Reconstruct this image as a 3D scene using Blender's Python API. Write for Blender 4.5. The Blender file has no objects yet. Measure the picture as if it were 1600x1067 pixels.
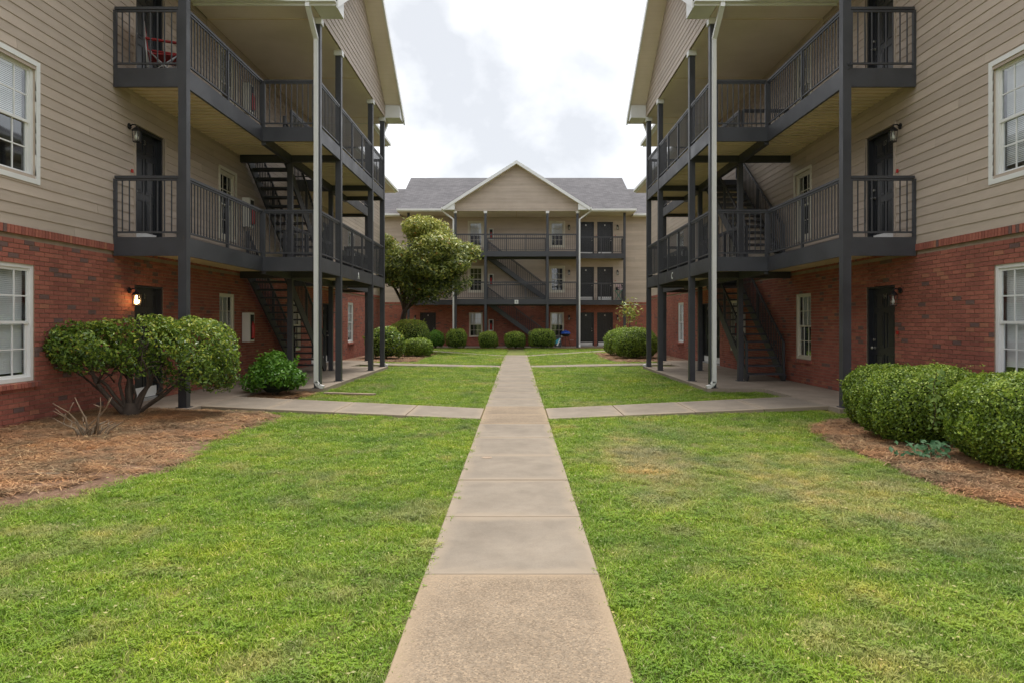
import bpy, bmesh, math, random
import numpy as np
from mathutils import Vector, Matrix
S = bpy.context.scene
COL = S.collection
R = math.radians
random.seed(7); rng = np.random.default_rng(7)
CAM = Vector((0, 0, 1.53))

# ------------------------------------------------------------------ camera
cd = bpy.data.cameras.new('camera'); cam = bpy.data.objects.new('camera', cd); COL.objects.link(cam)
cam.location = CAM; cam.rotation_euler = (R(90), 0, 0)
cd.sensor_width = 36; cd.lens = 24.19; cd.shift_x = -7 / 1600; cd.shift_y = -29.5 / 1600
cd.clip_start = .05; cd.clip_end = 2000
S.camera = cam
S.render.resolution_x = 1024; S.render.resolution_y = 682

# ------------------------------------------------------------------ sky, sun, exposure
SUN_EL, SUN_AZ = R(70), R(15)           # sun high beyond the far block, veiled by cloud
W = bpy.data.worlds.new('World'); S.world = W; W.use_nodes = True
nt = W.node_tree; nt.nodes.clear(); N = nt.nodes; L = nt.links
out = N.new('ShaderNodeOutputWorld'); bg = N.new('ShaderNodeBackground')
sky = N.new('ShaderNodeTexSky'); sky.sky_type = 'NISHITA'; sky.sun_disc = False
sky.sun_elevation = SUN_EL; sky.sun_rotation = SUN_AZ
scl = N.new('ShaderNodeVectorMath'); scl.operation = 'SCALE'; scl.inputs['Scale'].default_value = .1
L.new(sky.outputs[0], scl.inputs[0])
tc = N.new('ShaderNodeTexCoord')
mp = N.new('ShaderNodeMapping'); mp.inputs['Scale'].default_value = (1, 1, 1.5); mp.inputs['Location'].default_value = (.35, .1, .2)
L.new(tc.outputs['Generated'], mp.inputs[0])
n1 = N.new('ShaderNodeTexNoise'); n1.inputs['Scale'].default_value = 2.6; n1.inputs['Detail'].default_value = 7; n1.inputs['Roughness'].default_value = .5
n1.inputs['Distortion'].default_value = .25
L.new(mp.outputs[0], n1.inputs['Vector'])
cr = N.new('ShaderNodeValToRGB'); e = cr.color_ramp.elements
e[0].position = .40; e[0].color = (.26, .267, .28, 1); e[1].position = .66; e[1].color = (.70, .70, .702, 1)
m_ = cr.color_ramp.elements.new(.53); m_.color = (.40, .404, .411, 1)
L.new(n1.outputs['Fac'], cr.inputs[0])
mx = N.new('ShaderNodeMix'); mx.data_type = 'RGBA'; mx.inputs['Factor'].default_value = .96
L.new(scl.outputs[0], mx.inputs['A']); L.new(cr.outputs[0], mx.inputs['B'])
bg.inputs['Strength'].default_value = 1.0
L.new(mx.outputs['Result'], bg.inputs[0]); L.new(bg.outputs[0], out.inputs[0])
sl = bpy.data.lights.new('sun', 'SUN'); sl.energy = 1.4; sl.angle = R(25); sl.color = (1, .95, .87)
so = bpy.data.objects.new('sun', sl); COL.objects.link(so)
d = Vector((math.sin(SUN_AZ) * math.cos(SUN_EL), math.cos(SUN_AZ) * math.cos(SUN_EL), math.sin(SUN_EL)))
so.rotation_euler = d.to_track_quat('Z', 'Y').to_euler(); so.location = (0, -5, 30)
vs = S.view_settings; vs.view_transform = 'Standard'; vs.look = 'None'; vs.exposure = 1.66; vs.gamma = 1; vs.use_curve_mapping = False
S.render.engine = 'CYCLES'
S.cycles.max_bounces = 8; S.cycles.diffuse_bounces = 5; S.cycles.transparent_max_bounces = 8

# ------------------------------------------------------------------ materials
MATS = {}
def newmat(name):
    m = bpy.data.materials.new(name); m.use_nodes = True; MATS[name] = m
    return m, m.node_tree.nodes, m.node_tree.links, m.node_tree.nodes['Principled BSDF']
def ramp(N, cols):
    r = N.new('ShaderNodeValToRGB'); el = r.color_ramp.elements
    while len(el) < len(cols): el.new(.5)
    for k, (p, c) in enumerate(cols): el[k].position = p; el[k].color = (*c, 1)
    return r
def noise(N, L, scale, detail=4, rough=.55, coord='Object', stretch=None):
    t = N.new('ShaderNodeTexCoord'); n = N.new('ShaderNodeTexNoise')
    n.inputs['Scale'].default_value = scale; n.inputs['Detail'].default_value = detail; n.inputs['Roughness'].default_value = rough
    if coord == 'World':
        g = N.new('ShaderNodeNewGeometry'); src = g.outputs['Position']
    else: src = t.outputs[coord]
    if stretch:
        mpn = N.new('ShaderNodeMapping'); mpn.inputs['Scale'].default_value = stretch
        L.new(src, mpn.inputs[0]); src = mpn.outputs[0]
    L.new(src, n.inputs['Vector'])
    return n
def bump(N, L, B, src, strength, dist):
    b = N.new('ShaderNodeBump'); b.inputs['Strength'].default_value = strength; b.inputs['Distance'].default_value = dist
    L.new(src, b.inputs['Height']); L.new(b.outputs[0], B.inputs['Normal'])
def mixc(N, L, a, b, fac, mode='MIX'):
    x = N.new('ShaderNodeMix'); x.data_type = 'RGBA'; x.blend_type = mode
    if isinstance(fac, (int, float)): x.inputs['Factor'].default_value = fac
    else: L.new(fac, x.inputs['Factor'])
    for s, v in (('A', a), ('B', b)):
        if isinstance(v, tuple): x.inputs[s].default_value = (*v, 1)
        else: L.new(v, x.inputs[s])
    return x.outputs['Result']
def simple(name, col, rough=.6, var=.12, scale=3, bmp=0, bscale=60, metal=0, spec=.5):
    m, N, L, B = newmat(name)
    n = noise(N, L, scale, 5, .6, 'World')
    r = ramp(N, [(.25, tuple(c * (1 - var) for c in col)), (.75, tuple(min(1, c * (1 + var)) for c in col))])
    L.new(n.outputs['Fac'], r.inputs[0]); L.new(r.outputs[0], B.inputs['Base Color'])
    B.inputs['Roughness'].default_value = rough; B.inputs['Metallic'].default_value = metal
    B.inputs['Specular IOR Level'].default_value = spec
    if bmp:
        n2 = noise(N, L, bscale, 4, .6, 'World'); bump(N, L, B, n2.outputs['Fac'], bmp, .01)
    return m

# siding: taupe fibre cement with pressed wood grain
m, N, L, B = newmat('siding')
at = N.new('ShaderNodeAttribute'); at.attribute_name = 'tone'
n = noise(N, L, 1.2, 5, .6)
r = ramp(N, [(.3, (.475, .388, .32)), (.7, (.535, .445, .372))]); L.new(n.outputs['Fac'], r.inputs[0])
r2 = ramp(N, [(0, (.88, .88, .875)), (1, (1.06, 1.06, 1.06))]); L.new(at.outputs['Fac'], r2.inputs[0])
c = mixc(N, L, r.outputs[0], r2.outputs[0], 1, 'MULTIPLY')
nst = noise(N, L, 1, 5, .6, 'Object', (.9, .9, 9))
rst = ramp(N, [(.35, (.86, .85, .83)), (.6, (1, 1, 1))]); L.new(nst.outputs['Fac'], rst.inputs[0])
c = mixc(N, L, c, rst.outputs[0], .7, 'MULTIPLY')
L.new(c, B.inputs['Base Color']); B.inputs['Roughness'].default_value = .62
ng_ = noise(N, L, 1, 6, .65, 'Object', (7, 7, 90)); bump(N, L, B, ng_.outputs['Fac'], .5, .006)
# brick
m, N, L, B = newmat('brick')
at = N.new('ShaderNodeAttribute'); at.attribute_name = 'tone'
r = ramp(N, [(0, (.16, .095, .085)), (.05, (.2, .10, .085)), (.09, (.285, .092, .066)), (.5, (.345, .112, .079)), (.9, (.385, .13, .09)), (1, (.41, .165, .10))])
L.new(at.outputs['Fac'], r.inputs[0])
n = noise(N, L, 35, 4, .7); r2 = ramp(N, [(.3, (.72, .7, .68)), (.7, (1.15, 1.15, 1.15))]); L.new(n.outputs['Fac'], r2.inputs[0])
c = mixc(N, L, r.outputs[0], r2.outputs[0], 1, 'MULTIPLY')
n3 = noise(N, L, .9, 4, .6); r3 = ramp(N, [(.35, (.82, .8, .8)), (.65, (1.1, 1.1, 1.1))]); L.new(n3.outputs['Fac'], r3.inputs[0])
c = mixc(N, L, c, r3.outputs[0], 1, 'MULTIPLY')
L.new(c, B.inputs['Base Color']); B.inputs['Roughness'].default_value = .85
bump(N, L, B, n.outputs['Fac'], .4, .004)
simple('mortar', (.31, .235, .175), .95, .2, 6, .3, 90)
m, N, L, B = newmat('trim')
n = noise(N, L, 1.6, 7, .68, 'World'); r = ramp(N, [(.3, (.036, .037, .044)), (.62, (.054, .056, .066)), (.76, (.075, .074, .078))]); L.new(n.outputs['Fac'], r.inputs[0])
nr = noise(N, L, 9, 6, .7, 'World', (1, 1, .25)); rr_ = ramp(N, [(.66, (0, 0, 0)), (.74, (.5, .5, .5))]); L.new(nr.outputs['Fac'], rr_.inputs[0])
L.new(mixc(N, L, r.outputs[0], (.10, .075, .055), rr_.outputs[0]), B.inputs['Base Color'])
ro_ = ramp(N, [(.3, (.36, .36, .36)), (.7, (.6, .6, .6))]); L.new(n.outputs['Fac'], ro_.inputs[0]); L.new(ro_.outputs[0], B.inputs['Roughness'])
simple('deck_steel', (.72, .585, .43), .55, .16, 1.1)
simple('white', (.74, .74, .73), .45, .06, 2)
simple('cream', (.66, .62, .52), .5, .08, 2)
simple('door', (.020, .022, .027), .32, .2, 3)
simple('metal', (.5, .49, .46), .3, .1, 5, metal=.9)
simple('galv', (.55, .56, .58), .38, .12, 8, metal=.7)
simple('red', (.42, .025, .02), .4, .1, 5)
simple('cabinet', (.72, .70, .63), .45, .05, 3)
simple('dark_inside', (.022, .022, .024), .9, .1, 2)
simple('blind', (.8, .8, .79), .55, .05, 2)
simple('bark', (.062, .045, .033), .9, .35, 9, .8, 40)
simple('dead_wood', (.20, .15, .10), .9, .3, 14, .6, 60)
simple('black_metal', (.012, .012, .014), .4, .2, 5)
simple('blue_enamel', (.008, .075, .42), .3, .08, 5)
simple('red_cloth', (.30, .022, .025), .8, .15, 8)
simple('grey_frame', (.42, .42, .43), .35, .1, 8, metal=.5)
simple('plank', (.30, .23, .17), .9, .25, 8, .5, 50)
simple('cyan_print', (.06, .42, .58), .5, .1, 9)
simple('pale_flower', (.75, .55, .58), .7, .2, 40)
simple('green_stand', (.10, .30, .22), .5, .1, 9)
m, N, L, B = newmat('soffit')                               # ribbed vinyl soffit
t = N.new('ShaderNodeTexCoord'); w = N.new('ShaderNodeTexWave'); w.wave_type = 'BANDS'; w.bands_direction = 'X'; w.inputs['Scale'].default_value = 2.6
w.wave_profile = 'SAW'
L.new(t.outputs['Object'], w.inputs['Vector'])
r = ramp(N, [(0, (.70, .60, .54)), (.06, (.82, .715, .655)), (1, (.83, .725, .665))]); L.new(w.outputs['Fac'], r.inputs[0])
n = noise(N, L, .8, 4); r2 = ramp(N, [(.3, (.88, .87, .84)), (.7, (1.04, 1.04, 1.04))]); L.new(n.outputs['Fac'], r2.inputs[0])
L.new(mixc(N, L, r.outputs[0], r2.outputs[0], 1, 'MULTIPLY'), B.inputs['Base Color']); B.inputs['Roughness'].default_value = .5
m, N, L, B = newmat('shingle')
t = N.new('ShaderNodeTexCoord'); bt = N.new('ShaderNodeTexBrick')
bt.inputs['Scale'].default_value = 1; bt.inputs['Brick Width'].default_value = .3; bt.inputs['Row Height'].default_value = .14; bt.inputs['Mortar Size'].default_value = .006
bt.inputs['Color1'].default_value = (.075, .072, .08, 1); bt.inputs['Color2'].default_value = (.115, .11, .12, 1); bt.inputs['Mortar'].default_value = (.045, .044, .05, 1)
L.new(t.outputs['Object'], bt.inputs['Vector'])
n = noise(N, L, .7, 6, .65); r2 = ramp(N, [(.3, (.85, .85, .86)), (.7, (1.12, 1.11, 1.1))]); L.new(n.outputs['Fac'], r2.inputs[0])
L.new(mixc(N, L, bt.outputs['Color'], r2.outputs[0], 1, 'MULTIPLY'), B.inputs['Base Color']); B.inputs['Roughness'].default_value = .9
# concrete
def concrete(name, base, aggregate):
    m, N, L, B = newmat(name)
    n = noise(N, L, 1.7, 6, .62, 'World'); r = ramp(N, [(.3, tuple(c * .80 for c in base)), (.7, tuple(c * 1.1 for c in base))]); L.new(n.outputs['Fac'], r.inputs[0])
    c = r.outputs[0]
    v = N.new('ShaderNodeTexVoronoi'); v.inputs['Scale'].default_value = 125 if aggregate else 160
    g = N.new('ShaderNodeNewGeometry'); L.new(g.outputs['Position'], v.inputs['Vector'])
    k = 1.0 if aggregate else .35
    rv = ramp(N, [(0, (1 - .45 * k, 1 - .5 * k, 1 - .55 * k)), (.5, (1, 1, 1)), (.8, (1 + .1 * k, 1 + .02 * k, 1 - .06 * k)), (1, (1 + .55 * k, 1 + .5 * k, 1 + .42 * k))])
    sp = N.new('ShaderNodeSeparateColor'); L.new(v.outputs['Color'], sp.inputs[0]); L.new(sp.outputs[0], rv.inputs[0])
    c = mixc(N, L, c, rv.outputs[0], .8 if aggregate else .45, 'MULTIPLY')
    ns = noise(N, L, 6, 5, .6, 'World'); rs = ramp(N, [(.42, (.78, .75, .72)), (.56, (1, 1, 1))]); L.new(ns.outputs['Fac'], rs.inputs[0])
    c = mixc(N, L, c, rs.outputs[0], .3, 'MULTIPLY')
    nk = noise(N, L, .55, 8, .75, 'World'); rk = ramp(N, [(.40, (.70, .68, .66)), (.50, (1, 1, 1))]); L.new(nk.outputs['Fac'], rk.inputs[0])
    c = mixc(N, L, c, rk.outputs[0], .3, 'MULTIPLY')
    at = N.new('ShaderNodeAttribute'); at.attribute_name = 'edge'           # pale worn rim of every panel
    c = mixc(N, L, c, tuple(min(1, x * 1.25) for x in (base[0], base[1] * .95, base[2] * .88)), at.outputs['Fac'])
    L.new(c, B.inputs['Base Color']); B.inputs['Roughness'].default_value = .88
    n2 = noise(N, L, 140, 3, .6, 'World'); bump(N, L, B, n2.outputs['Fac'], .35 if aggregate else .2, .004)
concrete('concrete', (.245, .208, .166), False)
concrete('aggregate', (.255, .202, .145), True)
concrete('slab_concrete', (.33, .272, .215), False)
# ground, beds
m, N, L, B = newmat('ground')
n = noise(N, L, 2.2, 7, .65, 'World'); r = ramp(N, [(.3, (.10, .125, .022)), (.55, (.15, .17, .035)), (.74, (.26, .21, .10))]); L.new(n.outputs['Fac'], r.inputs[0])
L.new(r.outputs[0], B.inputs['Base Color']); B.inputs['Roughness'].default_value = 1
n2 = noise(N, L, 60, 4, .7, 'World'); bump(N, L, B, n2.outputs['Fac'], .8, .02)
m, N, L, B = newmat('soil')
n = noise(N, L, 9, 9, .8, 'World'); r = ramp(N, [(.3, (.12, .065, .04)), (.5, (.235, .135, .085)), (.68, (.40, .26, .18))]); L.new(n.outputs['Fac'], r.inputs[0])
L.new(r.outputs[0], B.inputs['Base Color']); B.inputs['Roughness'].default_value = 1
n2 = noise(N, L, 55, 5, .75, 'World'); bump(N, L, B, n2.outputs['Fac'], 1, .03)
# instanced blades and needles
def bladed(name, cols, dry, trans=.25):
    m, N, L, B = newmat(name)
    oi = N.new('ShaderNodeObjectInfo')
    at = N.new('ShaderNodeAttribute'); at.attribute_name = 'tone'
    r = ramp(N, cols); L.new(at.outputs['Fac'], r.inputs[0])
    c = r.outputs[0]
    ai = N.new('ShaderNodeAttribute'); ai.attribute_type = 'INSTANCER'; ai.attribute_name = 'dry'
    c = mixc(N, L, c, dry, ai.outputs['Fac'])
    n = noise(N, L, .8, 5, .6, 'World'); r2 = ramp(N, [(.3, (.62, .72, .8)), (.5, (1, 1, 1)), (.7, (1.35, 1.14, .95))]); L.new(n.outputs['Fac'], r2.inputs[0])
    c = mixc(N, L, c, r2.outputs[0], 1, 'MULTIPLY')
    n5 = noise(N, L, 4.5, 4, .65, 'World'); r5 = ramp(N, [(.34, (.66, .74, .74)), (.52, (1, 1, 1)), (.68, (1.2, 1.12, .98))]); L.new(n5.outputs['Fac'], r5.inputs[0])
    c = mixc(N, L, c, r5.outputs[0], 1, 'MULTIPLY')
    L.new(c, B.inputs['Base Color']); B.inputs['Roughness'].default_value = .6; B.inputs['Specular IOR Level'].default_value = .3
    if trans:
        tr = N.new('ShaderNodeBsdfTranslucent'); L.new(c, tr.inputs[0]); ms = N.new('ShaderNodeMixShader'); ms.inputs[0].default_value = trans
        o = N['Material Output']; L.new(B.outputs[0], ms.inputs[1]); L.new(tr.outputs[0], ms.inputs[2]); L.new(ms.outputs[0], o.inputs['Surface'])
bladed('grass', [(0, (.145, .255, .018)), (.5, (.245, .385, .03)), (.85, (.35, .47, .06)), (1, (.52, .50, .22))], (.47, .39, .20), .3)
bladed('straw', [(0, (.14, .065, .03)), (.5, (.38, .205, .10)), (1, (.62, .42, .23))], (.27, .155, .09), 0)
def leafmat(name, cols, rough=.4, trans=.25):
    m, N, L, B = newmat(name)
    at = N.new('ShaderNodeAttribute'); at.attribute_name = 'tone'
    r = ramp(N, cols); L.new(at.outputs['Fac'], r.inputs[0])
    L.new(r.outputs[0], B.inputs['Base Color']); B.inputs['Roughness'].default_value = rough
    tr = N.new('ShaderNodeBsdfTranslucent'); L.new(r.outputs[0], tr.inputs[0]); ms = N.new('ShaderNodeMixShader'); ms.inputs[0].default_value = trans
    o = N['Material Output']; L.new(B.outputs[0], ms.inputs[1]); L.new(tr.outputs[0], ms.inputs[2]); L.new(ms.outputs[0], o.inputs['Surface'])
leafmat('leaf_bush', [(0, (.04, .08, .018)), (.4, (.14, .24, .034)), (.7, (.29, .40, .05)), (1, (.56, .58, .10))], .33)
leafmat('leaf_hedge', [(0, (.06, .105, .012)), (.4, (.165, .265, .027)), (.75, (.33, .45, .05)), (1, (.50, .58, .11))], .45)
leafmat('leaf_bright', [(0, (.05, .14, .016)), (.5, (.13, .31, .028)), (1, (.28, .50, .06))], .4)
leafmat('leaf_tree', [(0, (.05, .075, .03)), (.4, (.16, .21, .05)), (.7, (.36, .40, .08)), (.95, (.58, .56, .15)), (1, (.5, .24, .05))], .4)
leafmat('leaf_vine', [(0, (.13, .24, .05)), (1, (.30, .42, .11))], .65, .4)
leafmat('leaf_weed', [(0, (.03, .11, .035)), (1, (.075, .19, .07))], .6)
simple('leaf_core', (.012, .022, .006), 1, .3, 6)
# glass
m, N, L, B = newmat('glass')
o = N['Material Output']; gl = N.new('ShaderNodeBsdfGlossy'); gl.inputs['Roughness'].default_value = .03; gl.inputs['Color'].default_value = (.9, .93, .96, 1)
tr = N.new('ShaderNodeBsdfTransparent'); tr.inputs[0].default_value = (.90, .93, .94, 1)
lw = N.new('ShaderNodeLayerWeight'); lw.inputs['Blend'].default_value = .5
pw_ = N.new('ShaderNodeMath'); pw_.operation = 'POWER'; pw_.inputs[1].default_value = 3; L.new(lw.outputs['Facing'], pw_.inputs[0])
fr = N.new('ShaderNodeMath'); fr.operation = 'MULTIPLY_ADD'; fr.inputs[1].default_value = .8; fr.inputs[2].default_value = .09; L.new(pw_.outputs[0], fr.inputs[0])
ms = N.new('ShaderNodeMixShader'); L.new(fr.outputs[0], ms.inputs[0]); L.new(tr.outputs[0], ms.inputs[1]); L.new(gl.outputs[0], ms.inputs[2]); L.new(ms.outputs[0], o.inputs['Surface'])
m, N, L, B = newmat('lamp_on'); B.inputs['Emission Color'].default_value = (1, .62, .22, 1); B.inputs['Emission Strength'].default_value = 9
m, N, L, B = newmat('bulb'); B.inputs['Base Color'].default_value = (.75, .72, .62, 1); B.inputs['Roughness'].default_value = .4

# ------------------------------------------------------------------ mesh helpers
class MB:
    """collects boxes, quads and tubes; build() links them as ONE mesh object. Building coordinates: u right, v outwards, z up (y = -v)."""
    def __init__(s): s.v = []; s.f = []; s.t = []
    def quad(s, pts, tone=.5):
        i = len(s.v); s.v += [tuple(p) for p in pts]; s.f.append(tuple(range(i, i + len(pts)))); s.t += [tone] * len(pts); return s
    def hexa(s, p, tone=.5):                                # 8 corners, bottom ring then top ring
        i = len(s.v); s.v += [tuple(q) for q in p]; s.t += [tone] * 8
        for f in ((0, 3, 2, 1), (4, 5, 6, 7), (0, 1, 5, 4), (1, 2, 6, 5), (2, 3, 7, 6), (3, 0, 4, 7)): s.f.append(tuple(i + k for k in f))
        return s
    def box(s, x0, x1, y0, y1, z0, z1, tone=.5):
        return s.hexa([(x0, y0, z0), (x1, y0, z0), (x1, y1, z0), (x0, y1, z0), (x0, y0, z1), (x1, y0, z1), (x1, y1, z1), (x0, y1, z1)], tone)
    def ub(s, u0, u1, v0, v1, z0, z1, tone=.5): return s.box(min(u0, u1), max(u0, u1), -max(v0, v1), -min(v0, v1), z0, z1, tone)
    def bar(s, a, b, w, h, up=(0, 0, 1)):                   # rectangular bar from a to b
        a = Vector(a); b = Vector(b); d_ = (b - a).normalized(); up = Vector(up)
        sd = d_.cross(up)
        if sd.length < 1e-4: sd = d_.cross(Vector((1, 0, 0)))
        sd.normalize(); up = sd.cross(d_).normalized(); sd *= w / 2; up *= h / 2
        return s.hexa([a - sd - up, a + sd - up, b + sd - up, b - sd - up, a - sd + up, a + sd + up, b + sd + up, b - sd + up])
    def tube(s, pts, rad, n=8, caps=True):
        pts = [Vector(p) for p in pts]; rad = rad if isinstance(rad, (list, tuple)) else [rad] * len(pts)
        i0 = len(s.v); prev = None
        for k, p in enumerate(pts):
            d_ = (pts[min(k + 1, len(pts) - 1)] - pts[max(k - 1, 0)]).normalized()
            ref = prev if prev is not None else (Vector((0, 0, 1)) if abs(d_.z) < .9 else Vector((1, 0, 0)))
            a = (ref - d_ * ref.dot(d_)).normalized(); prev = a; b = d_.cross(a)
            for j in range(n):
                an = 2 * math.pi * j / n; q = p + (a * math.cos(an) + b * math.sin(an)) * rad[k]; s.v.append(tuple(q)); s.t.append(.5)
        for k in range(len(pts) - 1):
            for j in range(n):
                s.f.append((i0 + k * n + j, i0 + k * n + (j + 1) % n, i0 + (k + 1) * n + (j + 1) % n, i0 + (k + 1) * n + j))
        if caps:
            s.f.append(tuple(i0 + j for j in reversed(range(n)))); s.f.append(tuple(i0 + (len(pts) - 1) * n + j for j in range(n)))
        return s
    def lathe(s, c, prof, n=14):
        i0 = len(s.v)
        for r_, z in prof:
            for j in range(n):
                an = 2 * math.pi * j / n; s.v.append((c[0] + r_ * math.cos(an), c[1] + r_ * math.sin(an), c[2] + z)); s.t.append(.5)
        for k in range(len(prof) - 1):
            for j in range(n): s.f.append((i0 + k * n + j, i0 + k * n + (j + 1) % n, i0 + (k + 1) * n + (j + 1) % n, i0 + (k + 1) * n + j))
        return s
    def mesh(s, name, mat):
        m = bpy.data.meshes.new(name); m.from_pydata(s.v, [], s.f); m.materials.append(MATS[mat])
        a = m.attributes.new('tone', 'FLOAT', 'POINT'); a.data.foreach_set('value', s.t)
        return m
    def build(s, name, mat, parent=None, smooth=False):
        m = s.mesh(name, mat)
        if smooth: m.polygons.foreach_set('use_smooth', [True] * len(m.polygons))
        return link(name, m, parent)
def link(name, data, parent=None, loc=None):
    o = bpy.data.objects.new(name, data); COL.objects.link(o)
    if parent: o.parent = parent
    if loc: o.location = loc
    return o
def empty(name, loc=(0, 0, 0), rz=0):
    o = link(name, None); o.location = loc; o.rotation_euler = (0, 0, rz); o.empty_display_size = .2; return o
def tag(o, label=None, cat=None, group=None, kind=None):
    if label: o['label'] = label
    if cat: o['category'] = cat
    if group: o['group'] = group
    if kind: o['kind'] = kind
    return o
def pieces(parent, name, lst, mat, nmax, M, rest_name):
    """lst of (verts, faces, tone, key, loc): the nmax nearest the camera become objects of their own, the rest one joined 'stuff' part"""
    if nmax:
        lst = sorted(lst, key=lambda p: (M @ Vector(p[4]) - CAM).length if (M @ Vector(p[4])).y > 1.5 else 1e6)
    cache = {}
    for vs_, fs, tone, key, loc in lst[:nmax]:
        k = (key, round(tone, 2))
        me = cache.get(k) if key else None
        if me is None:
            b = MB(); b.v = list(vs_); b.f = list(fs); b.t = [tone] * len(vs_); me = b.mesh(name, mat)
            if key: cache[k] = me
        link(name, me, parent, loc)
    rest = lst[nmax:]
    if rest:
        b = MB()
        for vs_, fs, tone, key, loc in rest:
            i = len(b.v); b.v += [(x + loc[0], y + loc[1], z + loc[2]) for x, y, z in vs_]; b.f += [tuple(i + q for q in f) for f in fs]; b.t += [tone] * len(vs_)
        tag(b.build(rest_name, mat, parent), kind='stuff')
BOXF = [(0, 3, 2, 1), (4, 5, 6, 7), (0, 1, 5, 4), (1, 2, 6, 5), (2, 3, 7, 6), (3, 0, 4, 7)]
def boxpiece(x0, x1, y0, y1, z0, z1, tone, share=True):
    hx, hy, hz = (x1 - x0) / 2, (y1 - y0) / 2, (z1 - z0) / 2
    v = [(-hx, -hy, -hz), (hx, -hy, -hz), (hx, hy, -hz), (-hx, hy, -hz), (-hx, -hy, hz), (hx, -hy, hz), (hx, hy, hz), (-hx, hy, hz)]
    return (v, BOXF, tone, (round(hx, 4), round(hy, 4), round(hz, 4)) if share else None, ((x0 + x1) / 2, (y0 + y1) / 2, (z0 + z1) / 2))
def text(s, size, mat, parent, loc, rot=(R(90), 0, 0), name='number'):
    c = bpy.data.curves.new(name, 'FONT'); c.body = s; c.size = size; c.extrude = .004; c.align_x = 'CENTER'; c.resolution_u = 3
    o = bpy.data.objects.new(name, c); COL.objects.link(o); bpy.context.view_layer.update()
    me = bpy.data.meshes.new_from_object(o.evaluated_get(bpy.context.evaluated_depsgraph_get())); bpy.data.objects.remove(o)
    me.materials.clear(); me.materials.append(MATS[mat])
    t = link(name, me, parent, loc); t.rotation_euler = rot; return t

# ------------------------------------------------------------------ building parameters
ST = 2.85; SLAB = .10; F = [SLAB, SLAB + ST, SLAB + 2 * ST]; CEIL = 8.30
V1, V2, HB, IB = 1.25, 2.5, 3.7, 1.85
HL = 16.4; BTOP = 2.85; COURSE = .15
EAVE = 1.85

def subtract(a, b, cuts):
    """interval [a,b] minus cuts"""
    seg = [(a, b)]
    for c0, c1 in cuts:
        nx_ = []
        for s0, s1 in seg:
            if c1 <= s0 or c0 >= s1: nx_.append((s0, s1)); continue
            if c0 > s0: nx_.append((s0, c0))
            if c1 < s1: nx_.append((c1, s1))
        seg = nx_
    return [s_ for s_ in seg if s_[1] - s_[0] > .02]

def window(root, uc, z0, w, h, trim='white', blinds=.5, recess=.07):
    """double-hung window with three by two panes in each sash; opening already cut in the wall"""
    u0, u1, z1 = uc - w / 2, uc + w / 2, z0 + h
    win = MB()
    fw = .055
    v_o, v_i = -recess + .045, -recess - .03
    for (a, b, c_, d_) in ((u0, u0 + fw, z0, z1), (u1 - fw, u1, z0, z1), (u0 + fw, u1 - fw, z1 - fw, z1), (u0 + fw, u1 - fw, z0, z0 + fw)):
        win.ub(a, b, v_i, v_o, c_, d_)
    wo = win.build('window', trim, root)
    zm = (z0 + z1) / 2
    for k, (a, b, vv) in enumerate(((z0 + fw, zm + .02, -recess - .012), (zm - .02, z1 - fw, -recess + .012))):
        s_ = MB(); st = .038; x0, x1 = u0 + fw, u1 - fw
        s_.ub(x0, x0 + st, vv - .012, vv + .012, a, b); s_.ub(x1 - st, x1, vv - .012, vv + .012, a, b)
        s_.ub(x0 + st, x1 - st, vv - .012, vv + .012, a, a + st); s_.ub(x0 + st, x1 - st, vv - .012, vv + .012, b - st, b)
        for j in (1, 2):
            uu = x0 + (x1 - x0) * j / 3; s_.ub(uu - .009, uu + .009, vv - .007, vv + .009, a + st, b - st)
        s_.ub(x0 + st, x1 - st, vv - .006, vv + .008, (a + b) / 2 - .009, (a + b) / 2 + .009)
        s_.build('sash', trim, wo)
        g = MB(); g.quad([(x0 + st, -vv, a + st), (x1 - st, -vv, a + st), (x1 - st, -vv, b - st), (x0 + st, -vv, b - st)]); g.build('pane', 'glass', wo)
    i = MB(); dv = -recess - .45
    i.quad([(u0, -dv, z0), (u1, -dv, z0), (u1, -dv, z1), (u0, -dv, z1)])
    i.quad([(u0, recess, z0), (u0, -dv, z0), (u0, -dv, z1), (u0, recess, z1)]); i.quad([(u1, -dv, z0), (u1, recess, z0), (u1, recess, z1), (u1, -dv, z1)])
    i.quad([(u0, recess, z0), (u1, recess, z0), (u1, -dv, z0), (u0, -dv, z0)]); i.quad([(u0, -dv, z1), (u1, -dv, z1), (u1, recess, z1), (u0, recess, z1)])
    i.build('dark_room', 'dark_inside', wo)
    if blinds > 0:
        b = MB(); zb = z1 - fw - blinds * (h - 2 * fw); zz = z1 - fw - .03; vv = -recess - .075
        b.ub(u0 + fw, u1 - fw, vv - .02, vv + .02, z1 - fw - .03, z1 - fw)
        while zz > zb:
            tilt = .0125
            b.hexa([(u0 + fw + .004, -vv - .006, zz - tilt), (u1 - fw - .004, -vv - .006, zz - tilt), (u1 - fw - .004, -vv + .006, zz + tilt - .004), (u0 + fw + .004, -vv + .006, zz + tilt - .004),
                    (u0 + fw + .004, -vv - .006, zz - tilt + .003), (u1 - fw - .004, -vv - .006, zz - tilt + .003), (u1 - fw - .004, -vv + .006, zz + tilt), (u0 + fw + .004, -vv + .006, zz + tilt)])
            zz -= .026
        b.build('blind', 'blind', wo)
    return wo

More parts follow.
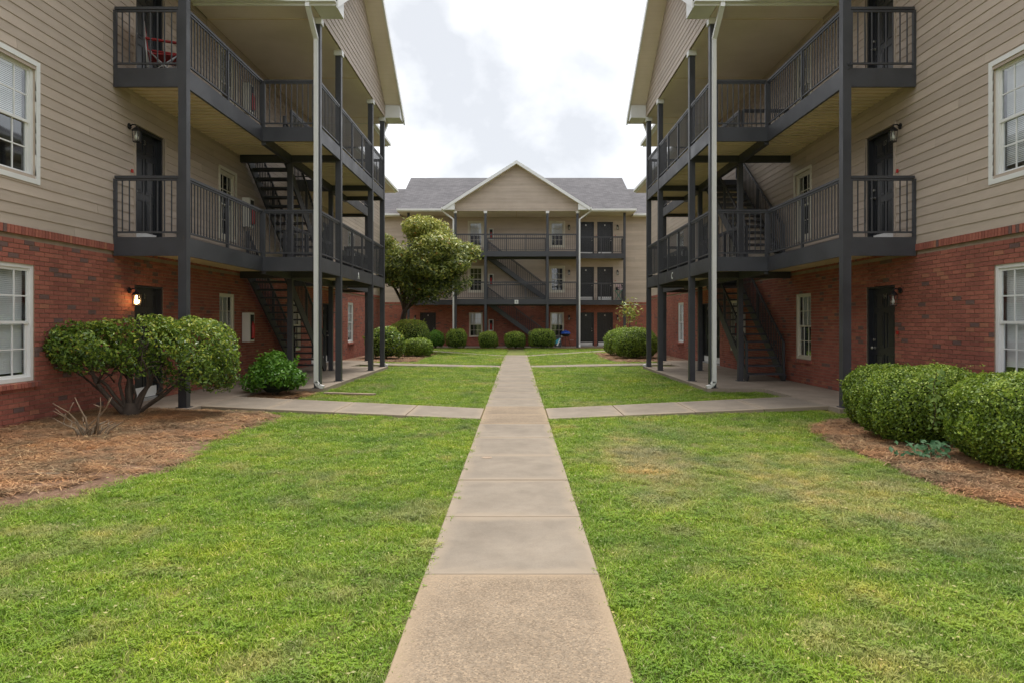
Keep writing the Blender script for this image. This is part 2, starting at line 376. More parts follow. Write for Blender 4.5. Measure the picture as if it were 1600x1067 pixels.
def door(root, uc, zf, num=None, knob=1, recess=.11, w=1.0, h=2.12):
    u0, u1 = uc - w / 2, uc + w / 2
    fr_ = MB(); fw = .055
    fr_.ub(u0, u0 + fw, -recess - .05, -.02, zf, zf + h); fr_.ub(u1 - fw, u1, -recess - .05, -.02, zf, zf + h); fr_.ub(u0 + fw, u1 - fw, -recess - .05, -.02, zf + h - fw, zf + h)
    do = fr_.build('door', 'door', root)
    lf = MB(); a, b = u0 + fw, u1 - fw; zt = zf + h - fw; vv = -recess
    lf.ub(a, b, vv - .04, vv, zf + .04, zt)
    pw = (b - a - .36) / 2                                   # six raised panels
    for (c0, c1) in ((zf + .2, zf + .82), (zf + .98, zf + 1.6), (zf + 1.72, zf + 1.94)):
        for k in (0, 1):
            x0 = a + .12 + k * (pw + .12)
            for (q0, q1, r0, r1) in ((x0 - .02, x0, c0 - .02, c1 + .02), (x0 + pw, x0 + pw + .02, c0 - .02, c1 + .02), (x0, x0 + pw, c0 - .02, c0), (x0, x0 + pw, c1, c1 + .02)):
                lf.ub(q0, q1, vv, vv + .012, r0, r1)
            lf.ub(x0 + .035, x0 + pw - .035, vv, vv + .009, c0 + .035, c1 - .035)
    lf.build('door_leaf', 'door', do)
    s_ = MB(); s_.ub(u0 + .01, u1 - .01, vv - .05, -.0, zf - .02, zf + .035); s_.build('threshold', 'galv', do)
    s_ = MB(); s_.ub(a + .03, b - .03, vv + .0, vv + .016, zf + .05, zf + .24); s_.build('kick_plate', 'white', do)
    k_ = MB(); ku = uc + knob * (w / 2 - fw - .07)
    k_.lathe((0, 0, 0), [(.0, .0), (.03, 0), (.03, .008), (.012, .012), (.012, .04), (.028, .05), (.03, .065), (.018, .078), (0, .08)], 10)
    for q, zz in enumerate((zf + .95, zf + 1.1)):
        ko = k_.build('knob' if q == 0 else 'deadbolt', 'metal', do); ko.location = (ku, -vv, zz); ko.rotation_euler = (R(90), 0, 0)
        if q: ko.scale = (.8, .8, .5)
    if num: text(num, .13, 'metal', do, (uc, -vv - .013, zf + h - .25))
    else:
        p_ = MB(); p_.ub(uc - .03, uc + .03, vv, vv + .01, zf + h - .24, zf + h - .15); p_.build('number_plate', 'metal', do)
    return do

def building(name, loc, rz, SB, doors, letter, near):
    """doors: list of (u, [numbers by floor], knob side). near: True builds the picked-apart pieces one by one"""
    root = empty(name, loc, rz); bpy.context.view_layer.update(); M = root.matrix_world.copy()
    dw, dh = 1.0, 2.12
    wins = []                                                # (u, z0, w, h, trim, blinds)
    for u in (-9.53, 9.53, -13.4, 13.4):
        wins += [(u, .72, .95, 1.62, 'white', .96 if u < 0 else .9), (u, F[1] + .6, .95, 1.6, 'white', .49 if rz > 0 else .92), (u, F[2] + .6, .95, 1.6, 'white', .6)]
    for u in (-2.57, 2.57):
        wins += [(u, F[0] + .57, .86, 1.55, 'cream', .5), (u, F[1] + .57, .86, 1.55, 'cream', .0), (u, F[2] + .57, .86, 1.55, 'cream', .55)]
    ops = [(u - w_ / 2, u + w_ / 2, z, z + h_) for u, z, w_, h_, _, _ in wins]
    for u, nums, kn in doors:
        for f in F: ops.append((u - dw / 2, u + dw / 2, f - .0, f + dh))
    # ---- wall backing with openings
    def backing(nm, mat, z0, z1, v):
        us = sorted({-HL, HL, *[o_[0] for o_ in ops if o_[3] > z0 and o_[2] < z1], *[o_[1] for o_ in ops if o_[3] > z0 and o_[2] < z1]})
        b = MB()
        for a, c_ in zip(us[:-1], us[1:]):
            cuts = [(o_[2], o_[3]) for o_ in ops if o_[0] < (a + c_) / 2 < o_[1]]
            for s0, s1 in subtract(z0, z1, cuts): b.quad([(a, -v, s0), (c_, -v, s0), (c_, -v, s1), (a, -v, s1)])
        for u0, u1, a, c_ in ops:                             # reveals
            a2, c2 = max(a, z0), min(c_, z1)
            if c2 - a2 < .05: continue
            dd = .17
            b.quad([(u0, -v, a2), (u0, -v + dd, a2), (u0, -v + dd, c2), (u0, -v, c2)]); b.quad([(u1, -v + dd, a2), (u1, -v, a2), (u1, -v, c2), (u1, -v + dd, c2)])
            if c_ <= z1: b.quad([(u0, -v, c_), (u0, -v + dd, c_), (u1, -v + dd, c_), (u1, -v, c_)])
            if a >= z0: b.quad([(u0, -v + dd, a), (u0, -v, a), (u1, -v, a), (u1, -v + dd, a)])
        return b
    wall = backing('brick_wall', 'mortar', -.1, BTOP, -.012)
    wall_o = wall.build('brick_wall', 'mortar', root)
    up = backing('upper_wall', 'siding', BTOP, CEIL + .4, .0)
    # body: ends and back
    BD = 7.6
    up.quad([(-HL, 0, BTOP), (-HL, BD, BTOP), (-HL, BD, CEIL), (-HL, BD / 2, CEIL + 2.4), (-HL, 0, CEIL)]); up.quad([(HL, BD, BTOP), (HL, 0, BTOP), (HL, 0, CEIL), (HL, BD / 2, CEIL + 2.4), (HL, BD, CEIL)])
    up.quad([(HL, BD, -.1), (-HL, BD, -.1), (-HL, BD, CEIL), (HL, BD, CEIL)])
    up.build('upper_wall', 'siding', root)
    for sgn in (-1, 1):
        eb = MB(); eb.ub(sgn * (HL - .02), sgn * (HL + .01), -BD, -.02, -.1, BTOP); eb.build('end_wall', 'brick', root)
    # ---- bricks, running bond
    br = []
    bl, bh, cl, ch = .194, .0577, .2035, .0677
    k = 0; z = -.03
    while z + bh < BTOP - .115:
        cuts = [(o_[0] - .004, o_[1] + .004) for o_ in ops if o_[2] < z + bh * .6 and o_[3] > z + bh * .4]
        off = (k % 2) * cl / 2
        for s0, s1 in subtract(-HL, HL, cuts):
            u = math.floor((s0 - off) / cl) * cl + off
            while u < s1:
                a, b = max(u, s0), min(u + bl, s1)
                if b - a > .03:
                    t_ = random.random() ** 1.0; pv = .0 + random.uniform(-.002, .002)
                    br.append(boxpiece(a, b, -pv, .03, z, z + bh, round(t_ * 11) / 11, b - a > bl - .001))
                u += cl
        z += ch; k += 1
    pieces(wall_o, 'brick', br, 'brick', 295 if near else 0, M, 'bricks')
    led = []                                                  # soldier-course ledge under the siding
    u = -HL
    while u < HL - .02:
        led.append(boxpiece(u, u + .0577, -.035, .03, BTOP - .115, BTOP - .004, round(random.random() * 11) / 11)); u += .0677
    pieces(wall_o, 'ledge_brick', led, 'brick', 150 if near else 0, M, 'ledge_bricks')
    # ---- siding boards
    bd = []
    def board(a, b, z, v, t_, a2=None, b2=None):
        a2 = a if a2 is None else a2; b2 = b if b2 is None else b2
        c0 = ((a + b) / 2, -v, z)
        vs_ = [(x - c0[0], y, zz) for x, y, zz in ((a, -.019, 0), (b, -.019, 0), (b2, -.007, COURSE), (a2, -.007, COURSE), (a, 0, 0), (b, 0, 0), (b2, 0, COURSE), (a2, 0, COURSE))]
        bd.append((vs_, [(0, 1, 2, 3), (0, 4, 5, 1), (3, 2, 6, 7), (1, 5, 6, 2), (4, 0, 3, 7)], t_, None, c0))
    k = 0; z = BTOP
    while z < CEIL - .03:
        cuts = [(o_[0], o_[1]) for o_ in ops if o_[2] < z + COURSE * .5 and o_[3] > z + COURSE * .5]
        joints = [-HL + (2.1 + 5.3 * ((k * .37) % 1)) + 6.1 * j for j in range(6)]
        for s0, s1 in subtract(-HL, HL, cuts + [(j - .0025, j + .0025) for j in joints]): board(s0, s1, z, 0, random.random())
        z += COURSE; k += 1
    # gable above the bay
    GS = .63; GE = HB + .6; z = CEIL - .1; peak = CEIL - .1 + GE * GS
    while z < peak - .1:
        hw = lambda zz: max(.02, min(HB + .1, (peak + .02 - zz) / GS))
        board(-hw(z), hw(z), z, V2 + .02, random.random(), -hw(z + COURSE), hw(z + COURSE)); z += COURSE
    pieces(root, 'siding_board', bd, 'siding', 290 if near else 0, M, 'siding_boards')
    gb = MB(); gb.quad([(-HB - .1, -V2, CEIL - .1), (HB + .1, -V2, CEIL - .1), (0, -V2, peak + .04)]); gb.quad([(HB + .1, -V2 + .1, CEIL - .1), (-HB - .1, -V2 + .1, CEIL - .1), (0, -V2 + .1, peak + .04)]); gb.build('gable_wall', 'siding', root)
    # ---- windows and doors
    for u, z0, w_, h_, tr_, bl_ in wins:
        wo = window(root, u, z0, w_, h_, tr_, bl_)
        if z0 < BTOP:
            s_ = MB(); n_ = int((w_ + .2) / .0677)
            for q in range(n_):
                x0 = u - n_ * .0677 / 2 + q * .0677
                s_.hexa([(x0, -.055, z0 - .085), (x0 + .0577, -.055, z0 - .085), (x0 + .0577, .06, z0 - .07), (x0, .06, z0 - .07), (x0, -.055, z0 - .02), (x0 + .0577, -.055, z0 - .02), (x0 + .0577, .06, z0 - .002), (x0, .06, z0 - .002)], random.random())
            s_.build('brick_sill', 'brick', wo)
        else:
            s_ = MB(); fw = .07; u0, u1, z1 = u - w_ / 2, u + w_ / 2, z0 + h_
            for (a, b, c_, d_) in ((u0 - fw, u0, z0 - fw, z1 + fw), (u1, u1 + fw, z0 - fw, z1 + fw), (u0, u1, z1, z1 + fw), (u0, u1, z0 - fw, z0)): s_.ub(a, b, .002, .03, c_, d_)
            s_.build('casing', tr_, wo)
    for u, nums, kn in doors:
        for fi, f in enumerate(F):
            do = door(root, u, f, nums[fi], kn)
            if fi:
                s_ = MB(); s_.ub(u - .56, u - .5, .002, .026, f, f + dh + .05); s_.ub(u + .5, u + .56, .002, .026, f, f + dh + .05); s_.ub(u - .5, u + .5, .002, .026, f + dh, f + dh + .05); s_.build('casing', 'siding', do)
            al = MB(); ua = u + (.64 if u > 0 else -.64) * (1 if rz == 0 or u > 0 else 1); al.ub(ua - .02, ua + .02, .02, .045, f + 1.22, f + 1.28); al.build('alarm_button', 'red', root)
    # ---- posts
    pt = .07
    def post(u, v, z0, z1, cap=False, w_=pt):
        p_ = MB(); p_.ub(u - w_, u + w_, v - w_, v + w_, z0, z1 - (.13 if cap else 0)); po = p_.build('post', 'trim', root)
        if cap:
            c_ = MB(); c_.ub(u - w_ - .03, u + w_ + .03, v - w_ - .03, v + w_ + .03, z1 - .13, z1); c_.build('post_cap', 'white', po)
        b_ = MB(); b_.ub(u - w_ - .03, u + w_ + .03, v - w_ - .03, v + w_ + .03, z0, z0 + .012); b_.build('base_plate', 'trim', po)
    for u in (-HB + .06, -IB, IB, HB - .06): post(u, V2 - .055, SLAB, CEIL - .1, True)
    for u in (-IB, IB): post(u, V1, SLAB, F[2] - .3, w_=.06)
    for u in (-HB - SB + .06, HB + SB - .06): post(u, V1 - .06, SLAB, CEIL)
    # ---- decks
    W3 = HB + SB
    for f in F[1:]:
        dk = MB()
        for (a, b, c_, d_) in ((-W3, -HB, 0, V1), (HB, W3, 0, V1), (-HB, -IB, 0, V2), (IB, HB, 0, V2), (-IB, IB, V1, V2)):
            dk.ub(a + .003, b - .003, c_ + .003, d_ - .03, f - .1, f - .003)
        do = dk.build('deck', 'concrete', root)
        cor = MB()
        for (a, b, c_, d_) in ((-W3, -HB, .02, V1), (HB, W3, .02, V1), (-HB, -IB, .02, V2), (IB, HB, .02, V2), (-IB, IB, V1, V2)):
            u = a + .01; prof = [(0, 0), (.115, 0), (.122, .065), (.188, .065), (.195, 0)]
            pts = []
            while u < b - .2:
                pts += [(u + x, f - .175 + z_) for x, z_ in prof]; u += .2
            pts.append((b - .005, f - .175))
            for (p, q) in zip(pts[:-1], pts[1:]): cor.quad([(p[0], -c_, p[1]), (q[0], -c_, q[1]), (q[0], -d_ + .04, q[1]), (p[0], -d_ + .04, p[1])])
        cor.build('corrugated_sheet', 'deck_steel', do)
        eb_ = MB(); t_ = .05; z0, z1 = f - .30, f + .015
        for (a, b, c_, d_) in ((-W3, -HB + t_, V1 - t_, V1), (HB - t_, W3, V1 - t_, V1), (-HB, HB, V2 - t_ + .003, V2 + .003)): eb_.ub(a, b, c_, d_, z0, z1)
        for sg in (-1, 1):
            eb_.ub(sg * (W3 - t_), sg * W3, .025, V1 - t_, z0, z1); eb_.ub(sg * (HB - t_), sg * HB, V1, V2 - t_, z0 + .002, z1 - .002)
        eb_.build('edge_beam', 'trim', do)
        ib = MB()
        ib.ub(-HB + t_, HB - t_, V1 - .05, V1 + .05, f - .36, f - .17)
        for sg in (-1, 1): ib.ub(sg * (IB - .05), sg * (IB + .05), .03, V1 - .05, f - .34, f - .005)
        for sg in (-1, 1): ib.ub(sg * (IB - .05), sg * (IB + .05), V1 + .05, V2 - t_, f - .33, f - .17)
        ib.build('cross_beam', 'trim', do)
    # ---- railings
    bal_all = []
    def railing(p, q, f, mids=(), h=1.05, ends=True):
        p = Vector((p[0], -p[1], 0)); q = Vector((q[0], -q[1], 0)); d_ = (q - p); n_ = d_.length; d_ /= n_; sd = Vector((-d_.y, d_.x, 0))
        r_ = MB()
        r_.bar(p + Vector((0, 0, f + h - .02)), q + Vector((0, 0, f + h - .02)), .055, .045); r_.bar(p + Vector((0, 0, f + h - .065)), q + Vector((0, 0, f + h - .065)), .03, .03)
        r_.bar(p + Vector((0, 0, f + .10)), q + Vector((0, 0, f + .10)), .03, .03)
        for m_ in mids:
            c_ = p + d_ * m_ * n_; r_.ub(c_.x - .025, c_.x + .025, -c_.y - .025, -c_.y + .025, f - .16, f + h - .05)
        if ends:
            for c_ in (p, q): r_.ub(c_.x - .025, c_.x + .025, -c_.y - .025, -c_.y + .025, f + .0, f + h - .05)
        ro = r_.build('railing', 'trim', root)
        nb = max(2, round(n_ / .118)); ls = []
        for j in range(1, nb):
            c_ = p + d_ * n_ * j / nb; ls.append(boxpiece(c_.x - .0085, c_.x + .0085, c_.y - .0085, c_.y + .0085, f + .11, f + h - .075, .5))
        bal_all.append((ro, ls))
    for f in F[1:]:
        for sg in (-1, 1):
            railing((sg * W3 - sg * .03, .04), (sg * W3 - sg * .03, V1 - .14), f)
            railing((sg * (W3 - .14), V1 - .03), (sg * HB - sg * .03, V1 - .03), f, (.47,))
            railing((sg * HB - sg * .03, V1 + .02), (sg * HB - sg * .03, V2 - .14), f)
        railing((-HB + .14, V2 - .03), (-IB - .07, V2 - .03), f); railing((-IB + .07, V2 - .03), (IB - .07, V2 - .03), f, (.33, .66)); railing((IB + .07, V2 - .03), (HB - .14, V2 - .03), f)
        railing((-IB + .06, V1), (IB - .06, V1), f, (.33, .66), h=.97)
        if f == F[2]: railing((IB, .05), (IB, V1 - .06), f, h=.97)
    # nearest balusters are single pieces
    flat = [(ro, b_) for ro, ls in bal_all for b_ in ls]
    flat.sort(key=lambda t_: (M @ Vector(t_[1][4]) - CAM).length)
    single = {id(b_) for _, b_ in flat[:295]} if near else set()
    for ro, ls in bal_all:
        a = [b_ for b_ in ls if id(b_) in single]; c_ = [b_ for b_ in ls if id(b_) not in single]
        if a: pieces(ro, 'baluster', a, 'trim', len(a), M, 'balusters')
        if c_: pieces(ro, 'baluster', c_, 'trim', 0, M, 'balusters')
    # ---- stairs
    for fi in (0, 1):
        zf = F[fi]; n_ = 15; rise = ST / n_; run = (2 * IB - .1) / (n_ - 1); va, vb = .17, 1.08
        sm = MB()
        for vv in (va, vb): sm.bar((IB + .05, -vv, zf + .02), (-IB + .02, -vv, zf + ST - .12), .04, .26)
        so_ = sm.build('stair_flight', 'trim', root)
        tr_ = MB(); tr_.ub(-.15, .15, -.435, .435, -.022, .022); tm = tr_.mesh('tread', 'trim')
        for j in range(1, n_): link('tread', tm, so_, (IB - (j - .5) * run + .04, -(va + vb) / 2, zf + j * rise - .022))
        rr = MB()
        for vv in (va, vb):
            p = Vector((IB - .02, -vv, zf + .95)); q = Vector((-IB + .05, -vv, zf + ST + .82)); rr.bar(p, q, .045, .045)
            rr.bar(p - Vector((0, 0, .78)), q - Vector((0, 0, .78)), .03, .03)
            for j in range(0, 33):
                c_ = p.lerp(q, j / 32); w_ = .025 if j in (0, 16, 32) else .0085
                rr.box(c_.x - w_, c_.x + w_, c_.y - w_, c_.y + w_, c_.z - (.95 if j == 0 else .8), c_.z)
        rr.build('stair_railing', 'trim', so_)
    # ---- ceiling, roofs
    c_ = MB(); W4 = W3 + .55
    c_.ub(-HB + .01, HB - .01, .03, V2 - .005, CEIL - .1, CEIL - .06)
    for sg in (-1, 1): c_.ub(sg * (HB - .005), sg * W4, .03, EAVE, CEIL - .0, CEIL + .04)
    for sg in (-1, 1): c_.ub(sg * HB, sg * GE, .04, V2 + .02, CEIL - .095, CEIL - .06); c_.ub(sg * W4, sg * (HL + .3), .03, .6, CEIL - .1, CEIL - .06)
    co = c_.build('porch_ceiling', 'soffit', root)
    cj = MB()
    for u in (-HB + .05, 0, HB - .05): cj.ub(u - .018, u + .018, .035, V2 - .02, CEIL - .108, CEIL - .099)
    cj.build('ceiling_joint', 'deck_steel', co)
    fz = MB(); fz.ub(-HB, HB, .02, .032, CEIL - .32, CEIL - .1); fz.build('frieze_board', 'siding', root)
    rf = MB(); RV = -3.8; P = .535
    def roofslab(u0, u1, ve, ze, th=.1):
        zr = ze + P * (ve - RV); vb_ = 2 * RV - ve
        rf.hexa([(u0, -ve, ze), (u1, -ve, ze), (u1, -RV, zr), (u0, -RV, zr), (u0, -ve, ze + th), (u1, -ve, ze + th), (u1, -RV, zr + th), (u0, -RV, zr + th)])
        rf.hexa([(u0, -RV, zr), (u1, -RV, zr), (u1, -vb_, ze), (u0, -vb_, ze), (u0, -RV, zr + th), (u1, -RV, zr + th), (u1, -vb_, ze + th), (u0, -vb_, ze + th)])
        return zr
    zr = roofslab(-W4, W4, EAVE + .03, CEIL + .06)
    for sg in (-1, 1): roofslab(min(sg * W4, sg * (HL + .4)) + (.005 if sg > 0 else 0), max(sg * W4, sg * (HL + .4)) - (.005 if sg < 0 else 0), .63, CEIL - .04)
    ge = CEIL - .02; GV = V2 + .55
    for sg in (-1, 1):                                         # cross gable over the bay
        u0, u1 = sg * (GE + .03), 0; z0 = ge; z1 = ge + (GE + .03) * GS
        q = [(u0, -GV, z0), (u1, -GV, z1), (u1, -RV, z1), (u0, -RV, z0)]
        if sg > 0: q = [q[1], q[0], q[3], q[2]]
        rf.hexa(q + [(x, y, z_ + .1) for x, y, z_ in q])
    ro = rf.build('roof', 'shingle', root)
    for sg in (-1, 1):
        ra = MB(); ra.hexa([(sg * (GE + .03), -GV + .02, ge - .13), (sg * (GE + .03), -GV - .02, ge - .13), (0, -GV - .02, peak + .0), (0, -GV + .02, peak + .0),
                            (sg * (GE + .03), -GV + .02, ge + .07), (sg * (GE + .03), -GV - .02, ge + .07), (0, -GV - .02, peak + .2), (0, -GV + .02, peak + .2)]); ra.build('rake_board', 'white', ro)
        rs = MB(); rs.quad([(sg * GE, -V2 - .03, ge - .06), (sg * GE, -GV + .02, ge - .06), (0, -GV + .02, ge + GE * GS - .06), (0, -V2 - .03, ge + GE * GS - .06)]); rs.build('rake_soffit', 'soffit', ro)
        rt = MB(); h0 = (GE - HB + .05) * GS
        x0, x1 = sg * (HB - .05), sg * GE
        rt.hexa([(x0, -GV + .03, CEIL - .1), (x1, -GV + .03, CEIL - .1), (x1, -V2 - .04, CEIL - .1), (x0, -V2 - .04, CEIL - .1), (x0, -GV + .03, CEIL - .1 + h0), (x1, -GV + .03, CEIL + .02), (x1, -V2 - .04, CEIL + .02), (x0, -V2 - .04, CEIL - .1 + h0)]); rt.build('cornice_return', 'white', ro)
        fa = MB(); fa.ub(sg * (GE), sg * (GE + .025), -.6, GV - .03, CEIL - .11, CEIL + .06); fa.ub(sg * (GE + .025), sg * (GE + .13), -.3, GV - .02, CEIL - .06, CEIL + .05)
        fa.build('gutter', 'white', ro)
        fm = MB(); fm.ub(sg * (GE + .14), sg * W4, EAVE + .0, EAVE + .025, CEIL - .02, CEIL + .14); fm.ub(sg * (GE + .14), sg * W4, EAVE + .025, EAVE + .13, CEIL + .03, CEIL + .14)
        fm.ub(sg * (W4 + .01), sg * (HL + .3), .6, .625, CEIL - .11, CEIL + .05); fm.ub(sg * (W4 + .01), sg * (HL + .3), .625, .73, CEIL - .06, CEIL + .05); fm.build('fascia', 'white', ro)
        gw = MB(); gw.quad([(sg * W4, -EAVE, CEIL), (sg * W4, 0, CEIL), (sg * W4, -RV, zr), ]); gw.build('gable_end', 'siding', ro)
        # downspout on the outer side of the corner post
        ds = MB(); us = sg * (HB + .06); vv = V2 - .06
        ds.ub(us - .048, us + .048, vv - .04, vv + .04, SLAB + .12, CEIL - .55)
        ds.bar((us, -vv, CEIL - .58), (sg * (GE + .07), -vv, CEIL - .12), .08, .096, (0, 1, 0)); ds.bar((sg * (GE + .07), -vv, CEIL - .16), (sg * (GE + .07), -vv, CEIL - .0), .08, .09, (0, 1, 0))
        for a0, a1, dz0, dz1 in ((0, .05, .13, .055), (.05, .16, .055, -.0)):
            ds.hexa([(us - .048, -vv - a0 + .04, SLAB + dz0 - .0), (us + .048, -vv - a0 + .04, SLAB + dz0), (us + .048, -vv - a1 + .02, SLAB + dz1 - .03), (us - .048, -vv - a1 + .02, SLAB + dz1 - .03),
                     (us - .048, -vv - a0 - .04, SLAB + dz0 + .03), (us + .048, -vv - a0 - .04, SLAB + dz0 + .03), (us + .048, -vv - a1 - .02, SLAB + dz1 + .055), (us - .048, -vv - a1 - .02, SLAB + dz1 + .055)])
        ds.build('downspout', 'white', root)
        wd = MB(); ue = sg * (HL - .12); wd.ub(ue - .045, ue + .045, .02, .1, .1, CEIL - .12); wd.build('downspout', 'white', root)
    # ---- letter
    if letter == 'B':
        p_ = MB(); p_.ub(-.11, .11, V2 + .004, V2 + .02, F[1] - .27, F[1] - .04); po = p_.build('letter_plate', 'white', root); text('B', .2, 'trim', po, (0, -V2 - .022, F[1] - .23), name='letter')
    else: text(letter, .26, 'white', root, (0, -V2 - .008, F[1] - .24), name='letter')
    return root

YC = 18.8
A = building('apartment_building', (-6.82, YC, 0), R(90), 3.5, [(-6.0, ['1', '3', None], -1), (5.9, [None] * 3, 1), (4.6, [None] * 3, -1)], 'A', True)
tag(A, 'three-storey brick and taupe apartment block with doors 1 and 3, letter A on beam', 'building')
C = building('apartment_building', (6.76, YC, 0), R(-90), 3.5, [(6.0, ['14', '17', None], -1), (-5.9, [None] * 3, 1), (-4.6, [None] * 3, 1)], 'C', True)
tag(C, 'three-storey brick and taupe apartment block with doors 14 and 17, letter C on beam', 'building')
Bb = building('apartment_building', (0, 43.5, -.05), 0, 3.0, [(-5.6, [None] * 3, 1), (5.6, [None] * 3, 1), (4.4, [None] * 3, 1)], 'B', False)
tag(Bb, 'three-storey apartment block with white-edged gable facing down the path, closing the courtyard', 'building')

# ------------------------------------------------------------------ ground, paths, slabs
def struct(o): o['kind'] = 'structure'; return o
g = MB(); g.quad([(-900, -900, 0), (900, -900, 0), (900, 900, 0), (-900, 900, 0)]); struct(g.build('ground', 'ground'))
def panel(parent, pts, z, mat, th=.1, rim=.05):
    """concrete panel from a 4-corner outline; an inset ring carries the worn rim"""
    pts = [Vector((p[0], p[1], p[2] if len(p) > 2 else z)) for p in pts]; c_ = sum(pts, Vector()) / 4
    n_ = 4; vs_ = []; fs = []; ed = []
    ring = []
    for k in range(4):
        a, b = pts[k], pts[(k + 1) % 4]
        for j in range(6): ring.append(a.lerp(b, j / 6))
    m_ = len(ring)
    def inset(p, d_):
        q = Vector(p)
        v = c_ - p; 
        l = max(abs(v.x), abs(v.y)); return p + Vector((max(-d_, min(d_, v.x)), max(-d_, min(d_, v.y)), 0))
    for p in ring: vs_.append(p - Vector((0, 0, th))); ed.append(1)
    for p in ring: vs_.append(p - Vector((0, 0, .006))); ed.append(1)
    for p in ring: vs_.append(inset(p, .006)); ed.append(random.uniform(.6, 1))
    for p in ring: vs_.append(inset(p, rim * random.uniform(.7, 1.6))); ed.append(random.uniform(.2, .6))
    for p in ring: vs_.append(inset(p, rim * random.uniform(2, 3.2))); ed.append(0)
    for r_ in range(4):
        for j in range(m_): fs.append((r_ * m_ + j, r_ * m_ + (j + 1) % m_, (r_ + 1) * m_ + (j + 1) % m_, (r_ + 1) * m_ + j))
    fs.append(tuple(4 * m_ + j for j in range(m_)))
    me = bpy.data.meshes.new('concrete_panel'); me.from_pydata([tuple(v) for v in vs_], [], fs); me.materials.append(MATS[mat])
    a = me.attributes.new('edge', 'FLOAT', 'POINT'); a.data.foreach_set('value', ed)
    return link('concrete_panel', me, parent)
PW = .525; PX = -.03
path = MB(); path.box(PX - PW + .02, PX + PW - .02, -3, 31.9, -.1, .008); path_o = struct(path.build('main_path', 'soil'))
ys = [-2.0, -.77, .46, 1.68, 2.91, 4.13, 5.36, 6.6, 7.83, 9.06, 10.3, 11.3, 12.4] + [12.4 + 1.22 * k for k in range(1, 17)]
for a, b in zip(ys[:-1], ys[1:]):
    big = 1.7 < a < 4.0
    if a in (1.68,): continue
    if a == 2.91: a = 1.68
    mt = 'aggregate' if b <= 4.2 or 10.2 < a < 12.3 else 'concrete'
    if 7.8 < a < 8 or 5.3 < a < 5.4: pass
    dz = random.uniform(-.004, .004)
    panel(path_o, [(PX - PW, a + .006), (PX + PW, a + .006), (PX + PW, b - .006), (PX - PW, b - .006)], .026 + dz, mt)
def walk(name, inner, outer, n_, flip, mat='concrete'):
    """side walk of n_ panels between two edges ((y0,y1) at the path, (x,y0,y1,z) at the far end)"""
    b = MB(); x0, (a0, a1) = inner; x1, c0, c1, z1 = outer
    b.quad([(x0, a0 + .02, .006), (x1, c0 + .02, max(.006, z1 - .02)), (x1, c1 - .02, max(.006, z1 - .02)), (x0, a1 - .02, .006)][::-1 if flip else 1]); o = struct(b.build(name, 'soil'))
    for k in range(n_):
        t0, t1 = k / n_ + .0015, (k + 1) / n_ - .0015; f = lambda t, p, q: p + (q - p) * t
        q = [(f(t0, x0, x1), f(t0, a0, c0), f(t0, .022, z1)), (f(t1, x0, x1), f(t1, a0, c0), f(t1, .022, z1)), (f(t1, x0, x1), f(t1, a1, c1), f(t1, .022, z1)), (f(t0, x0, x1), f(t0, a1, c1), f(t0, .022, z1))]
        if flip: q = q[::-1]
        panel(o, q, 0, mat, .06)
    return o
walk('side_walk', (PX + PW + .012, (10.85, 12.15)), (5.42, 11.9, 13.45, .095), 4, False)
walk('side_walk', (PX - PW - .012, (10.85, 12.15)), (-5.48, 11.9, 13.45, .095), 4, True)
walk('side_walk', (PX + PW + .012, (23.3, 24.3)), (5.42, 23.9, 24.9, .09), 4, False)
walk('side_walk', (PX - PW - .012, (23.3, 24.3)), (-5.48, 23.9, 24.9, .09), 4, True)
walk('side_walk', (PX + PW + .012, (30.9, 31.9)), (5.2, 36.6, 37.6, .04), 5, False)
walk('side_walk', (PX - PW - .012, (30.9, 31.9)), (-5.2, 36.6, 37.6, .04), 5, True)
def patio(name, x_wall, sgn, yc, W3_, z=SLAB):
    b = MB(); z0 = -.08
    xw = x_wall
    b.box(*sorted((xw - sgn * .02, xw + sgn * (V1 + .12))), yc - W3_ - .15, yc + W3_ + .15, z0, z - .001)
    b.box(*sorted((xw + sgn * (V1 + .121), xw + sgn * (V2 + .1))), yc - HB - .12, yc + HB + .12, z0, z)
    o = struct(b.build(name, 'slab_concrete')); return o
patio('patio_slab', -6.82, 1, YC, 3.7 + 3.5); patio('patio_slab', 6.76, -1, YC, 3.7 + 3.5)
b = MB(); b.box(-6.9, 6.9, 42.15, 43.6, -.1, .048); b.box(-3.9, 3.9, 40.85, 42.149, -.1, .049); struct(b.build('patio_slab', 'slab_concrete'))

# beds of pine straw: mounded sheets
def bed(name, xw, yb, y0, y1, mound=.12, n_=60, m_=18):
    b = MB(); gx = []
    for i in range(n_ + 1):
        y = y0 + (y1 - y0) * i / n_; xb = yb(y)
        for j in range(m_ + 1):
            t = j / m_; x = xw + (xb - xw) * t
            b.v.append((x, y, .006 + mound * (1 - t) ** .8 * min(1, (y1 - y) / .6 + .15, (y - y0) / .4 + .1) + (random.uniform(0, .018) if 0 < j < m_ else 0))); b.t.append(t)
    for i in range(n_):
        for j in range(m_):
            k = i * (m_ + 1) + j; q = (k, k + 1, k + m_ + 2, k + m_ + 1); b.f.append(q if xb > xw else q[::-1])
    return struct(b.build(name, 'soil', smooth=True))
def interp(tab):
    def f(y):
        if y <= tab[0][0]: return tab[0][1]
        for (a, p), (c_, q) in zip(tab[:-1], tab[1:]):
            if y <= c_: t = (y - a) / (c_ - a); t = t * t * (3 - 2 * t); return p + (q - p) * t
        return tab[-1][1]
    return f
LB = interp([(3, -4.6), (5.6, -4.2), (6.2, -3.75), (7.2, -3.55), (9.1, -3.8), (10.6, -3.6), (11.3, -3.75), (11.65, -4.3), (11.75, -5.2)])
